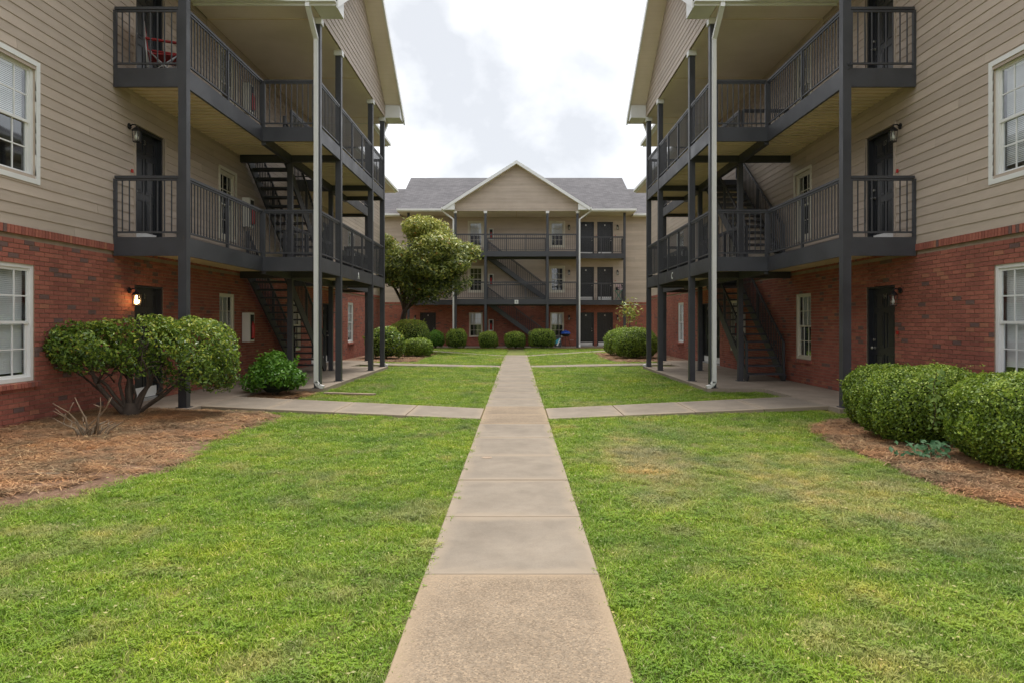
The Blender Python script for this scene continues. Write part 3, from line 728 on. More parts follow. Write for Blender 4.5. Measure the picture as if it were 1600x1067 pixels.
RB = interp([(3, 4.5), (5.5, 4.15), (6.1, 3.85), (7.8, 3.95), (9.0, 3.98), (9.9, 4.2), (10.5, 4.75), (10.95, 5.6)])
bed('mulch_bed', -6.84, LB, 2.5, 11.72); bed('mulch_bed', 6.78, RB, 2.5, 11.2)
bed('mulch_bed', -5.44, lambda y: -4.33 if y > 13.9 else -4.33 - (13.9 - y) * 2.2, 13.5, 14.97, .03, 14, 8)
bed('mulch_bed', -6.84, lambda y: -4.0 + .3 * math.sin(y), 26.3, 34, .06); bed('mulch_bed', 6.78, lambda y: 3.7 + .3 * math.sin(y), 26.3, 34, .06)
b = MB()
for i in range(40):
    x0, x1 = -6.5 + i * .325, -6.5 + (i + 1) * .325
    f0, f1 = 39.75 + .12 * math.sin(i * 1.3), 39.75 + .12 * math.sin((i + 1) * 1.3)
    b.quad([(x0, f0, .006), (x1, f1, .006), (x1, 40.84, .03), (x0, 40.84, .03)])
struct(b.build('mulch_bed', 'soil'))

# ------------------------------------------------------------------ grass and straw (instanced)
def cloud_obj(name, pts, scale, dry, tufts, label, cat):
    src = bpy.data.collections.new(name + '_tufts')
    for t in tufts: src.objects.link(t)
    me = bpy.data.meshes.new(name); me.vertices.add(len(pts)); me.vertices.foreach_set('co', np.asarray(pts, dtype=np.float32).ravel())
    for nm, arr in (('sc', scale), ('dry', dry)):
        a = me.attributes.new(nm, 'FLOAT', 'POINT'); a.data.foreach_set('value', np.asarray(arr, dtype=np.float32))
    o = link(name, me); tag(o, label, cat, kind='stuff')
    ng = bpy.data.node_groups.new(name, 'GeometryNodeTree')
    ng.interface.new_socket('Geometry', in_out='INPUT', socket_type='NodeSocketGeometry'); ng.interface.new_socket('Geometry', in_out='OUTPUT', socket_type='NodeSocketGeometry')
    N = ng.nodes; L = ng.links
    i = N.new('NodeGroupInput'); ou = N.new('NodeGroupOutput')
    ci = N.new('GeometryNodeCollectionInfo'); ci.inputs['Collection'].default_value = src; ci.inputs['Separate Children'].default_value = True; ci.inputs['Reset Children'].default_value = True
    ip = N.new('GeometryNodeInstanceOnPoints'); ip.inputs['Pick Instance'].default_value = True
    rv = N.new('FunctionNodeRandomValue'); rv.data_type = 'FLOAT_VECTOR'; rv.inputs[0].default_value = (-.12, -.12, 0); rv.inputs[1].default_value = (.12, .12, 6.283)
    na = N.new('GeometryNodeInputNamedAttribute'); na.data_type = 'FLOAT'; na.inputs['Name'].default_value = 'sc'
    L.new(i.outputs[0], ip.inputs['Points']); L.new(ci.outputs[0], ip.inputs['Instance']); L.new(rv.outputs[0], ip.inputs['Rotation'])
    L.new([s_ for s_ in na.outputs if s_.enabled][0], ip.inputs['Scale']); L.new(ip.outputs[0], ou.inputs[0])
    o.modifiers.new('scatter', 'NODES').node_group = ng
    return o
def grass_tuft(n_, rad, h0, h1, lean, b=None):
    b = b or MB()
    for k in range(n_):
        an = random.uniform(0, 6.283); rr = rad * math.sqrt(random.random()); x, y = rr * math.cos(an), rr * math.sin(an)
        h = random.uniform(h0, h1); w = random.uniform(.0016, .0032); la = random.uniform(0, 6.283); ln = random.uniform(.15, 1) * lean * h
        dx, dy = math.cos(la), math.sin(la); px, py = -dy * w, dx * w; t = random.random()
        i = len(b.v)
        b.v += [(x - px, y - py, 0), (x + px, y + py, 0), (x + dx * ln * .35 + px * .8, y + dy * ln * .35 + py * .8, h * .6), (x + dx * ln * .35 - px * .8, y + dy * ln * .35 - py * .8, h * .6), (x + dx * ln, y + dy * ln, h)]
        b.f += [(i, i + 1, i + 2, i + 3), (i + 3, i + 2, i + 4)]; b.t += [max(0, t - .25), max(0, t - .25), t, t, min(1, t + .1)]
    return bpy.data.objects.new('tuft', b.mesh('tuft', 'grass'))
def clover_tuft(n_, rad):
    b = MB()
    for k in range(n_):
        an = random.uniform(0, 6.283); rr = rad * math.sqrt(random.random()); x, y, z = rr * math.cos(an), rr * math.sin(an), random.uniform(.015, .035); t = random.uniform(0, .45)
        for q in range(3):
            a = an + q * 2.09; s_ = random.uniform(.006, .009); c_ = (x + s_ * math.cos(a), y + s_ * math.sin(a))
            ax, ay = math.cos(a), math.sin(a)
            b.quad([(x, y, z), (c_[0] - ay * s_ * .7, c_[1] + ax * s_ * .7, z + .003), (c_[0] + ax * s_, c_[1] + ay * s_, z + .001), (c_[0] + ay * s_ * .7, c_[1] - ax * s_ * .7, z + .003)], t)
    return bpy.data.objects.new('tuft', b.mesh('tuft', 'grass'))
def fbm(x, y, sc, seed):
    """smooth value noise"""
    r_ = np.random.default_rng(seed); T = r_.random((64, 64)); o = np.zeros_like(x); am = 1; tot = 0
    for k in range(3):
        u, v = x * sc + 7.3 * k + 100, y * sc + 3.1 * k + 100; i, j = np.floor(u).astype(int), np.floor(v).astype(int); f, g_ = u - i, v - j; f = f * f * (3 - 2 * f); g_ = g_ * g_ * (3 - 2 * g_)
        a = T[i % 64, j % 64] * (1 - f) * (1 - g_) + T[(i + 1) % 64, j % 64] * f * (1 - g_) + T[i % 64, (j + 1) % 64] * (1 - f) * g_ + T[(i + 1) % 64, (j + 1) % 64] * f * g_
        o += a * am; tot += am; am *= .5; sc *= 2.1
    return o / tot
LBv = np.vectorize(LB); RBv = np.vectorize(RB)
def lawn_mask(x, y):
    ok = (np.abs(x - PX) > PW + .012)
    lb = np.where(y < 11.75, LBv(y), -5.5); rb = np.where(y < 11.0, RBv(y), 5.5)
    jit = (fbm(x, y, 2.2, 5) - .5) * .9 + (fbm(x, y, 7, 6) - .5) * .5
    stray = rng.random(x.shape); spread = stray ** 4 * 1.1
    ok &= (x > lb + jit - spread) & (x < rb - jit * .5 + spread * .4) & (np.abs(x) < 6.7)
    for s_ in (-1, 1):
        t = (np.abs(x) - .54) / 4.9
        for (a0, a1, c0, c1) in ((10.85, 12.15, 11.9, 13.45), (23.3, 24.3, 23.9, 24.9)):
            ok &= ~((y > a0 + (c0 - a0) * t + .0) & (y < a1 + (c1 - a1) * t) & (np.abs(x) < 5.5))
    t = (np.abs(x) - .5) / 4.7; ok &= ~((y > 30.9 + 5.7 * t) & (y < 31.9 + 5.7 * t) & (np.abs(x) < 5.3))
    bay = (y > YC - HB - .13) & (y < YC + HB + .13); ok &= ~(bay & (np.abs(x) > 4.2))
    ok &= ~((x < -4.33) & (y > 13.5) & (y < 15.1)); ok &= ~((np.abs(x) > 5.4) & (y > 11.4) & (y < 26.3))
    ok &= ~((x < -3.9) & (y > 26.3) & (y < 34)); ok &= ~((x > 3.7) & (y > 26.3) & (y < 34)); ok &= ~((y > 39.75) & (np.abs(x) < 6.5)); ok &= ~((y > 42.1) & (np.abs(x) < 6.9))
    return ok
gp = []; gs = []; gd = []
for (y0, y1, dens, sc0, sc1, xm) in ((1.6, 5.2, 680, .75, 1.1, 4.6), (5.2, 9, 480, .8, 1.2, 6.9), (9, 15, 260, .95, 1.4, 6.9), (15, 26, 120, 1.2, 1.8, 5.6), (26, 42.2, 62, 1.5, 2.2, 7)):
    n_ = int(dens * (y1 - y0) * 2 * xm); x = rng.uniform(-xm, xm, n_); y = rng.uniform(y0, y1, n_)
    ok = lawn_mask(x, y)
    # worn, dry ground right of the path
    pat = np.exp(-(((x - 1.45) / .75) ** 2 + ((y - 7.6) / 2.3) ** 2)); pat2 = np.exp(-(((x - 3.0) / 1.3) ** 2 + ((y - 6.6) / 2.4) ** 2)) * .75; pat3 = np.exp(-(((x + 2.7) / 1.0) ** 2 + ((y - 8.6) / 1.6) ** 2)) * .45
    nz = fbm(x, y, 1.7, 11); nf = fbm(x, y, 4.5, 23)
    dryv = np.clip((np.maximum(np.maximum(pat, pat2), pat3) * 1.15 + nz * .75 - .78) * 1.7 + (nf - .5) * 1.1, 0, 1)
    bare = np.clip((pat * .75 + pat2 * .35 + fbm(x, y, 5.5, 24) * 2.2 - 1.85) * 3.0, 0, .95)
    ok &= rng.random(n_) > bare * .55
    dryv = np.maximum(np.maximum(dryv, bare), np.clip((x - .6) * .25, 0, 1) * np.clip((fbm(x, y, 1.3, 51) - .38) * 2.2, 0, .6) * np.clip((12 - y) / 4, 0, 1) * np.clip((y - 3.2) / 2, .25, 1))
    dryv = np.maximum(dryv, np.clip((fbm(x, y, 2.6, 61) - .58) * 3, 0, .5))
    hf = (.75 + .5 * fbm(x, y, 1.1, 41)) * (1 - .35 * bare)
    x, y, dryv, hf = x[ok], y[ok], dryv[ok], hf[ok]
    gp.append(np.stack([x, y, np.full_like(x, .002)], 1)); gs.append(rng.uniform(sc0, sc1, len(x)) * hf); gd.append(dryv * .9)
gp = np.concatenate(gp); gs = np.concatenate(gs); gd = np.concatenate(gd)
tufts = [grass_tuft(30, .08, .012, .032, 1.9) for _ in range(7)] + [grass_tuft(18, .07, .02, .046, 1.4) for _ in range(2)] + [clover_tuft(14, .08)]
fl = MB(); fl.quad([(0, 0, .03), (.012, .004, .034), (.02, .014, .03), (.006, .01, .028)], 1.0)
tufts.append(grass_tuft(26, .08, .012, .03, 1.9, fl))
cloud_obj('lawn_grass', gp, gs, gd, tufts, 'short mown grass covering the courtyard lawns', 'grass')
def needles(n_, rad, ln):
    b = MB()
    for k in range(n_):
        an = random.uniform(0, 6.283); rr = rad * math.sqrt(random.random()); x, y, z = rr * math.cos(an), rr * math.sin(an), random.uniform(.004, .03)
        a = random.uniform(0, 6.283); l = random.uniform(.5, 1) * ln; dx, dy, dz = math.cos(a) * l / 2, math.sin(a) * l / 2, random.uniform(-.012, .014); w = .0026; t = random.random()
        cx, cy = -dy / l * .02, dx / l * .02
        i = len(b.v); px, py = -dy / l * 2 * w, dx / l * 2 * w
        b.v += [(x - dx - px, y - dy - py, z - dz), (x - dx + px, y - dy + py, z - dz), (x + cx + px, y + cy + py, z + .006), (x + cx - px, y + cy - py, z + .006), (x + dx, y + dy, z + dz)]
        b.f += [(i, i + 1, i + 2, i + 3), (i + 3, i + 2, i + 4)]; b.t += [t] * 5
    return bpy.data.objects.new('tuft', b.mesh('tuft', 'straw'))
sp = []; ss = []; sd = []
def straw(x0, x1, y0, y1, dens, inside, z):
    n_ = int(dens * (x1 - x0) * (y1 - y0)); x = rng.uniform(x0, x1, n_); y = rng.uniform(y0, y1, n_); k, zz = inside(x, y); x, y, zz = x[k], y[k], zz[k]
    sp.append(np.stack([x, y, zz], 1)); ss.append(rng.uniform(.8, 1.3, len(x))); sd.append(np.clip(fbm(x, y, 1.3, 77) * 1.6 - .5, 0, .8))
def left_in(x, y):
    lb = LBv(y); t = (x + 6.84) / (lb + 6.84); edge = fbm(x, y, 1.2, 3) * .3
    return (x > -6.8) & (t + rng.random(x.shape) ** 3 * .5 - .12 < .72 + edge * .7 - np.clip((7.5 - y) * .03, 0, .1)) & (y < 11.7), .006 + .12 * np.clip(1 - t, 0, 1) ** .8 * np.clip((11.72 - y) / .6 + .15, 0, 1)
def right_in(x, y):
    rb = RBv(y); t = (6.78 - x) / (6.78 - rb); return (x < 6.75) & (t < .93 + .1 * fbm(x, y, 2, 9)) & (y < 11.0), .006 + .12 * np.clip(1 - t, 0, 1) ** .8 * np.clip((11.2 - y) / .6 + .15, 0, 1)
straw(-6.82, -3.4, 3, 11.7, 190, left_in, 0); straw(3.7, 6.76, 3, 11.0, 190, right_in, 0)
straw(-5.44, -4.3, 13.5, 15.0, 120, lambda x, y: (x < np.where(y > 13.9, -4.33, -4.33 - (13.9 - y) * 2.2), np.full_like(x, .015)), 0)
straw(-6.8, -3.9, 26.4, 34, 45, lambda x, y: (x < 90, np.full_like(x, .03)), 0); straw(3.8, 6.7, 26.4, 34, 45, lambda x, y: (x < 90, np.full_like(x, .03)), 0)
straw(-6.5, 6.5, 39.75, 40.84, 45, lambda x, y: (x < 90, np.full_like(x, .015)), 0)
cloud_obj('pine_straw', np.concatenate(sp), np.concatenate(ss), np.concatenate(sd), [needles(40, .11, .17) for _ in range(4)], 'brown pine straw spread over the planting beds', 'pine straw')

# ------------------------------------------------------------------ plants
def leaves_mesh(name, P, Nn, size, asp, mat, tone, fold=.25):
    """one folded diamond leaf at every point P facing roughly along Nn"""
    n_ = len(P); a = rng.normal(size=(n_, 3)); Nn = Nn / (np.linalg.norm(Nn, axis=1, keepdims=True) + 1e-9)
    d_ = a - (a * Nn).sum(1, keepdims=True) * Nn; d_ /= np.linalg.norm(d_, axis=1, keepdims=True) + 1e-9; s_ = np.cross(Nn, d_)
    sz = (size * rng.uniform(.65, 1.3, n_))[:, None]
    V = np.empty((n_, 4, 3)); V[:, 0] = P - d_ * sz * .5; V[:, 1] = P + s_ * sz * asp * .5 + Nn * sz * fold * .5 + d_ * sz * .05; V[:, 2] = P + d_ * sz * .5; V[:, 3] = P - s_ * sz * asp * .5 + Nn * sz * fold * .5 + d_ * sz * .05
    me = bpy.data.meshes.new(name); me.vertices.add(n_ * 4); me.vertices.foreach_set('co', V.astype(np.float32).ravel())
    idx = np.arange(n_ * 4).reshape(n_, 4); tri = np.concatenate([idx[:, [0, 1, 2]], idx[:, [0, 2, 3]]], 1).ravel()
    me.loops.add(n_ * 6); me.loops.foreach_set('vertex_index', tri.astype(np.int32)); me.polygons.add(n_ * 2); me.polygons.foreach_set('loop_start', np.arange(0, n_ * 6, 3, dtype=np.int32)); me.update(calc_edges=True)
    me.materials.append(MATS[mat]); at_ = me.attributes.new('tone', 'FLOAT', 'POINT'); at_.data.foreach_set('value', np.repeat(np.clip(tone, 0, 1), 4).astype(np.float32))
    return me
def shell(n_, rad, sq=2.0, bumps=.10, depth=.16, seed=0, zmin=-1.0, freq=2.5):
    """points through the outer skin of a lumpy rounded block, with outward normals"""
    r_ = np.random.default_rng(seed); d_ = r_.normal(size=(n_, 3)); d_ /= np.linalg.norm(d_, axis=1, keepdims=True); d_ = d_[d_[:, 2] > zmin]
    k = (np.abs(d_) ** sq).sum(1) ** (-1 / sq); ph = r_.uniform(0, 6.28, (5, 3)); fr_ = r_.normal(size=(5, 3)) * freq
    w = sum(np.sin(d_ @ fr_[i] * 2 + ph[i, 0]) for i in range(5)) / 5
    rr = k * (1 + bumps * w) * (1 - depth * r_.random(len(d_)) ** 2 + np.where(r_.random(len(d_)) < .07, .09, .02) * r_.random(len(d_)))
    P = d_ * rr[:, None] * np.array(rad); Nn = d_ / np.array(rad)
    return P, Nn + r_.normal(size=Nn.shape) * .75 * np.linalg.norm(Nn, axis=1, keepdims=True), w
def core(name, rad, c_, parent, k=.82, sq=2.0):  # added solid blob, near-black like a shaded inside, so leaves don't show through
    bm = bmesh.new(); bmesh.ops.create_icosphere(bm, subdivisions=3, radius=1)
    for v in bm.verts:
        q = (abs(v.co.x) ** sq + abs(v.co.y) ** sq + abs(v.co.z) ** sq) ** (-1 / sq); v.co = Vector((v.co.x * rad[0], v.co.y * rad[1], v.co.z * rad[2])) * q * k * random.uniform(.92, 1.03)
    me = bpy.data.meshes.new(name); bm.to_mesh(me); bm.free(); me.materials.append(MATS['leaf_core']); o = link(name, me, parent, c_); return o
def stems(parent, c_z, n_, spread, r0, mat='bark', name='stem', h=None):
    b = MB()
    for k in range(n_):
        a = 6.283 * k / n_ + random.uniform(-.3, .3); e_ = spread * random.uniform(.5, 1)
        b.tube([(.04 * math.cos(a), .04 * math.sin(a), -.05), (e_ * .35 * math.cos(a), e_ * .35 * math.sin(a), c_z * .4), (e_ * math.cos(a), e_ * math.sin(a), c_z)], [r0, r0 * .8, r0 * .5], 6)
    return b.build(name, mat, parent, True)
def shrub(name, loc, rad, n_, size, mat, label, cat='shrub', group=None, sq=2.4, bumps=.08, zb=None, seed=1, lift=0, top=.5, asp=.55, depth=.18, zmin=-.75):
    o = empty(name, loc); zc = rad[2] * (.92 if zb is None else zb) + lift
    P, Nn, w = shell(n_, rad, sq, bumps, depth, seed, zmin)
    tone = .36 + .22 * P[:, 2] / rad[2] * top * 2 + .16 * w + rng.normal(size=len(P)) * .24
    sh, sn = [], []                                          # stray shoots that escaped the shears
    for k in range(26):
        q = P[int(rng.integers(len(P)))]
        if q[2] < 0: continue
        dr = q / np.linalg.norm(q) + np.array([0, 0, .7]); ll = rng.uniform(.02, .085) * rad[0] / .6
        for t in np.linspace(0, 1, 9): sh.append(q + dr * ll * t + rng.normal(size=3) * .012); sn.append(rng.normal(size=3) + np.array([0, 0, .8]))
    P = np.concatenate([P, np.array(sh)]); Nn = np.concatenate([Nn, np.array(sn)]); tone = np.concatenate([tone, rng.uniform(.6, .95, len(sh))])
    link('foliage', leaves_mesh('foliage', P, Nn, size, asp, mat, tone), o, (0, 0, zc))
    core('dark_core', rad, (0, 0, zc), o, .80, sq)  # added dark filler, shade put into its colour
    stems(o, zc * .8, 6, rad[0] * .4, .018)
    tag(o, label, cat, group); return o
# clipped hedge plants beside the right-hand building
shrub('hedge_shrub', (5.35, 9.85, .03), (.58, .52, .47), 30000, .036, 'leaf_hedge', 'rounded boxwood-like hedge shrub against the porch post of the building lettered C', 'hedge', sq=2.7, seed=3)
shrub('hedge_shrub', (5.22, 8.68, .03), (.78, .64, .49), 44000, .036, 'leaf_hedge', 'wide clipped green hedge shrub with a pale climbing vine on its face', 'hedge', sq=2.8, seed=4)
shrub('hedge_shrub', (5.5, 7.08, .04), (.86, .74, .51), 54000, .036, 'leaf_hedge', 'big clipped green hedge shrub below the brick ground floor window with white blinds', 'hedge', sq=2.8, seed=5)
# bright small bush by the downspout
sb_ = empty('small_bush', (-5.02, 14.3, .03)); Ps, Ns = [], []; r2_ = np.random.default_rng(5)
for k in range(15):
    a = k * 2.4; q = .42 * math.sqrt(k / 15); c_ = np.array([q * math.cos(a) * 1.15, q * math.sin(a), .20 + .46 * (1 - k / 15) + r2_.uniform(-.08, .1)]); P, Nn, w = shell(520, (.24, .24, .2), 2, .25, .8, 60 + k); Ps.append(P + c_); Ns.append(Nn + np.array([0, 0, 2.]))
for k in range(16):
    a = k * 2.4; q = r2_.uniform(.05, .42); hh = r2_.uniform(.66, .92) - q * .5; P = np.array([[q * math.cos(a) * 1.2, q * math.sin(a), hh]]) + r2_.normal(size=(16, 3)) * np.array([.03, .03, .09]); Ps.append(P); Ns.append(r2_.normal(size=P.shape) + np.array([0, 0, .6]))
P = np.concatenate(Ps); Nn = np.concatenate(Ns)
link('foliage', leaves_mesh('foliage', P, Nn, .085, .45, 'leaf_bright', .2 + .5 * P[:, 2] + rng.normal(size=len(P)) * .2), sb_); core('dark_core', (.46, .42, .32), (0, 0, .30), sb_, .8); stems(sb_, .5, 6, .3, .018)
tag(sb_, 'bright green leafy bush in pine straw beside a white downspout', 'bush')
# shrubs in front of the far building and by the ends of the side buildings
SH = [('round green shrub, brightest and loosest one of the row before the far block', (-4.75, 40.3), (.52, .45, .52), 'leaf_bright', 'row'), ('clipped tall barrel shrub in front of the far block white downspout', (-3.5, 40.25), (.58, .5, .56), 'leaf_hedge', 'row'),
      ('clipped flat-topped shrub in front of the far block, left of its staircase foot', (-1.65, 40.3), (.57, .5, .48), 'leaf_hedge', 'row'), ('clipped flat-topped shrub covering the foot of the far block staircase', (-.05, 40.3), (.6, .5, .47), 'leaf_hedge', 'row'),
      ('widest clipped shrub of the row, beside the blue-lidded grill', (1.5, 40.2), (.76, .6, .56), 'leaf_hedge', 'row')]
for k, (lb, (x, y), rd, mt, _) in enumerate(SH):
    shrub('clipped_shrub', (x, y, .01), rd, 5000, .07, mt, lb, 'shrub', 'shrubs along the far building', sq=3.0 if k else 2.0, seed=20 + k, bumps=.15, zb=1.0, top=.8)
shrub('hedge_shrub', (5.0, 29.0, .03), (.92, .9, .66), 16000, .055, 'leaf_hedge', 'large dark clipped hedge shrub beyond the porch posts of the block lettered C', 'hedge', sq=2.6, seed=31)
shrub('hedge_shrub', (4.85, 31.2, .03), (.85, .9, .64), 12000, .06, 'leaf_hedge', 'clipped hedge shrub standing behind the large dark one beyond the porch of block C', 'hedge', sq=2.6, seed=32)
shrub('glossy_shrub', (-5.45, 28.6, .03), (.8, .75, .68), 7000, .085, 'leaf_bush', 'dark glossy broad-leaved shrub beyond the porch posts of the block lettered A', 'shrub', sq=2.2, bumps=.15, seed=33, depth=.35)
shrub('clipped_shrub', (-5.2, 33.4, .03), (.95, .8, .84), 12000, .06, 'leaf_bush', 'tall yellow-topped clipped shrub at the foot of the loquat tree', 'shrub', sq=2.6, seed=34, top=.9)
shrub('clipped_shrub', (-4.4, 30.6, .03), (.66, .7, .42), 9000, .06, 'leaf_hedge', 'low dark clipped shrub at the lawn edge below the loquat tree', 'shrub', sq=2.6, seed=35)

def limb_tree(b, base, tips, r0, seed, wob=.12):
    r_ = random.Random(seed)
    for tip, rr in tips:
        p0 = Vector(base); p3 = Vector(tip); pts = []; rad = []
        side = Vector((r_.uniform(-1, 1), r_.uniform(-1, 1), 0)) * wob * (p3 - p0).length
        for k in range(7):
            t = k / 6; q = p0.lerp(p3, t) + side * math.sin(t * 3.14) + Vector((r_.uniform(-1, 1), r_.uniform(-1, 1), 0)) * .02; q.z = p0.z + (p3.z - p0.z) * (t ** .85); pts.append(q); rad.append(rr * (1 - .68 * t))
        b.tube(pts, rad, 8)
# old multi-stemmed evergreen by the left wall
ob = empty('evergreen_bush', (-5.95, 10.6, .07)); tk = MB(); tips = []
for k, (x, y, z, rr) in enumerate([(-.7, -.45, .95, .035), (-.42, -.2, 1.1, .045), (-.12, .1, 1.2, .05), (.25, .1, 1.15, .055), (.5, .2, .95, .05), (.8, .4, .9, .035), (.35, -.25, .9, .035), (-.25, .25, 1.0, .035), (.7, .1, .6, .022), (-.8, -.35, .85, .025), (.1, -.2, 1.0, .03), (-.5, .1, .9, .025)]): tips.append(((x, y, z), rr))
limb_tree(tk, (0, 0, -.05), tips, .07, 5, .16); tk.tube([(0, 0, -.1), (.01, 0, .08), (0, .02, .22)], [.16, .13, .08], 10)
r2_ = random.Random(9)
for k in range(40):
    (x, y, z), rr = r2_.choice(tips); t = r2_.uniform(.5, .95); p = Vector((x * t, y * t, z * t ** .85)); q = p + Vector((r2_.uniform(-.35, .35), r2_.uniform(-.3, .3), r2_.uniform(.0, .35))); tk.tube([p, p.lerp(q, .5) + Vector((0, 0, .03)), q], [.012, .009, .004], 5)
tk.build('trunk', 'bark', ob, True)
Ps, Ns = [], []
for (cx, cy, cz, rx, ry, rz_, n_, sd_) in ((-.42, -.28, 1.08, .55, .5, .40, 5600, 1), (.1, -.05, 1.12, .72, .6, .40, 7500, 2), (.85, .3, .98, .62, .62, .56, 9000, 3), (1.0, .3, .66, .5, .5, .34, 4200, 4), (-.68, -.4, 1.12, .34, .33, .26, 2000, 5), (.3, .1, 1.4, .35, .3, .18, 700, 6), (.35, -.1, .85, .45, .4, .25, 1800, 7)):
    P, Nn, w = shell(n_, (rx, ry, rz_), 2.3, .16, .42, sd_, -.85, 3); Ps.append(P + np.array([cx, cy, cz])); Ns.append(Nn)
P = np.concatenate(Ps); Nn = np.concatenate(Ns); keep = fbm(P[:, 0] * 1.0 + P[:, 2] * .7, P[:, 1] + P[:, 2] * .4, 3.2, 8) > .43; P, Nn = P[keep], Nn[keep]
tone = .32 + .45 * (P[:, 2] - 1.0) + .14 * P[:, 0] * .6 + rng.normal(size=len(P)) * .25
link('crown', leaves_mesh('crown', P, Nn, .062, .5, 'leaf_bush', tone), ob)
tag(ob, 'old multi-stemmed evergreen bush with bare crooked trunks beside brick wall', 'bush')
# loquat tree
tr_o = empty('loquat_tree', (-6.0, 35.2, 0)); tk = MB()
tk.tube([(0, 0, -.1), (.03, 0, .6), (.12, .05, 1.4), (.3, .05, 2.2)], [.22, .17, .15, .13], 10)
limb_tree(tk, (.28, .05, 2.1), [((.2, .1, 4.8), .12), ((1.5, -.1, 4.3), .09), ((2.5, .1, 4.2), .07), ((-1.1, .2, 4.4), .09), ((.9, .8, 5.4), .08), ((.6, -.9, 5.0), .08), ((2.0, -.5, 3.6), .06)], .1, 3, .12)
limb_tree(tk, (.1, .03, 1.3), [((1.6, -.3, 3.4), .08)], .1, 4, .2)
tk.build('trunk', 'bark', tr_o, True)
Ps, Ns = [], []; r2_ = np.random.default_rng(12)
for k in range(95):
    d_ = r2_.normal(size=3); d_ /= np.linalg.norm(d_); rr = r2_.uniform(.45, 1) ** .6; c_ = np.array([1.2, 0, 4.7]) + d_ * rr * np.array([2.5, 1.8, 2.0]) 
    if c_[0] > 2.3 and c_[2] > 5.6: c_[2] -= .8
    if c_[0] < .4 and c_[2] < 3.6: c_[2] += .8
    P, Nn, w = shell(330, (r2_.uniform(.5, .8),) * 2 + (r2_.uniform(.35, .5),), 2, .2, .6, 100 + k); Ps.append(P + c_); Ns.append(Nn + np.array([0, 0, .9]))
P = np.concatenate(Ps); Nn = np.concatenate(Ns)
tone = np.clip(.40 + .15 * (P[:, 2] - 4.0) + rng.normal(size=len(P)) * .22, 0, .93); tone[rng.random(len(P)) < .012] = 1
link('crown', leaves_mesh('crown', P, Nn, .21, .34, 'leaf_tree', tone), tr_o)
tag(tr_o, 'loquat tree with leaning trunk and long yellow-green leaves in the courtyard corner', 'tree')
sp_o = empty('loquat_sapling', (6.15, 37.5, 0)); b = MB(); b.tube([(0, 0, 0), (.02, 0, 1.2), (.05, 0, 2.3)], [.03, .025, .012], 6); b.build('stem', 'bark', sp_o, True)
P = np.concatenate([rng.normal(size=(220, 3)) * np.array([.28, .25, .3]) + np.array([.05, 0, 2.1])]); link('leaves', leaves_mesh('leaves', P, rng.normal(size=P.shape) + np.array([0, 0, 1]), .22, .36, 'leaf_tree', np.clip(rng.normal(size=len(P)) * .2 + .6, 0, .9)), sp_o)
tag(sp_o, 'thin sapling sticking up behind the dark hedge at the far block corner', 'sapling')
# vine and weed
v_o = empty('climbing_vine', (4.74, 7.86, .05)); b = MB(); pts = [(-.02 + .02 * math.sin(k), -.06 - .01 * k, .32 + .09 * k) for k in range(8)]; b.tube(pts, .004, 5); b.build('stem', 'bark', v_o)
P = np.array([(p[0] + random.uniform(-.08, .08), p[1] - .03 + random.uniform(-.03, .01), p[2] + random.uniform(-.04, .04)) for p in pts for _ in range(5)]); link('leaves', leaves_mesh('leaves', P, np.tile([[-.3, -1, .35]], (len(P), 1)) + rng.normal(size=P.shape) * .3, .065, .5, 'leaf_vine', rng.random(len(P))), v_o)
tag(v_o, 'pale green vine climbing the face of a clipped hedge', 'vine')
w_o = empty('broadleaf_weed', (4.55, 7.55, .03)); P = np.array([(random.gauss(0, .15), random.gauss(0, .09), random.uniform(.04, .2)) for _ in range(70)]); link('leaves', leaves_mesh('leaves', P, np.tile([[-.2, -.6, 1]], (70, 1)) + rng.normal(size=P.shape) * .3, .085, .55, 'leaf_weed', rng.random(70)), w_o)
b = MB()
for p in P[::5]: b.tube([(0, 0, -.02), (p[0] * .5, p[1] * .5, p[2] * .7), tuple(p)], [.006, .004, .002], 5)
b.build('stem', 'leaf_weed', w_o); tag(w_o, 'bluish broadleaf weed growing in pine straw at the hedge base', 'weed')
# dead cut-back shrub
d_o = empty('dead_shrub', (-5.4, 8.75, .06)); b = MB(); r2_ = random.Random(4)
for k in range(22):
    a = r2_.uniform(0, 6.283); e_ = r2_.uniform(.08, .34); h = r2_.uniform(.14, .34) if k > 5 else r2_.uniform(.4, .62); x, y = r2_.uniform(-.1, .16), r2_.uniform(-.08, .08)
    if k < 3: a = 3.3 + .3 * k; e_ = .36; h = .28 + .1 * k
    b.tube([(x, y, -.04), (x + e_ * .3 * math.cos(a), y + e_ * .3 * math.sin(a), h * .5), (x + e_ * .6 * math.cos(a + .3), y + e_ * .6 * math.sin(a + .3), h * .75), (x + e_ * math.cos(a), y + e_ * math.sin(a), h)], [.016, .012, .008, .004], 6)
    if k < 9:
        q = Vector((x + e_ * .6 * math.cos(a + .3), y + e_ * .6 * math.sin(a + .3), h * .75)); b.tube([q, q + Vector((r2_.uniform(-.14, .14), r2_.uniform(-.1, .1), r2_.uniform(.03, .14)))], [.008, .004], 5)
b.build('branches', 'dead_wood', d_o, True); tag(d_o, 'dead cut-back shrub of bare pale twigs in pine straw', 'dead shrub')

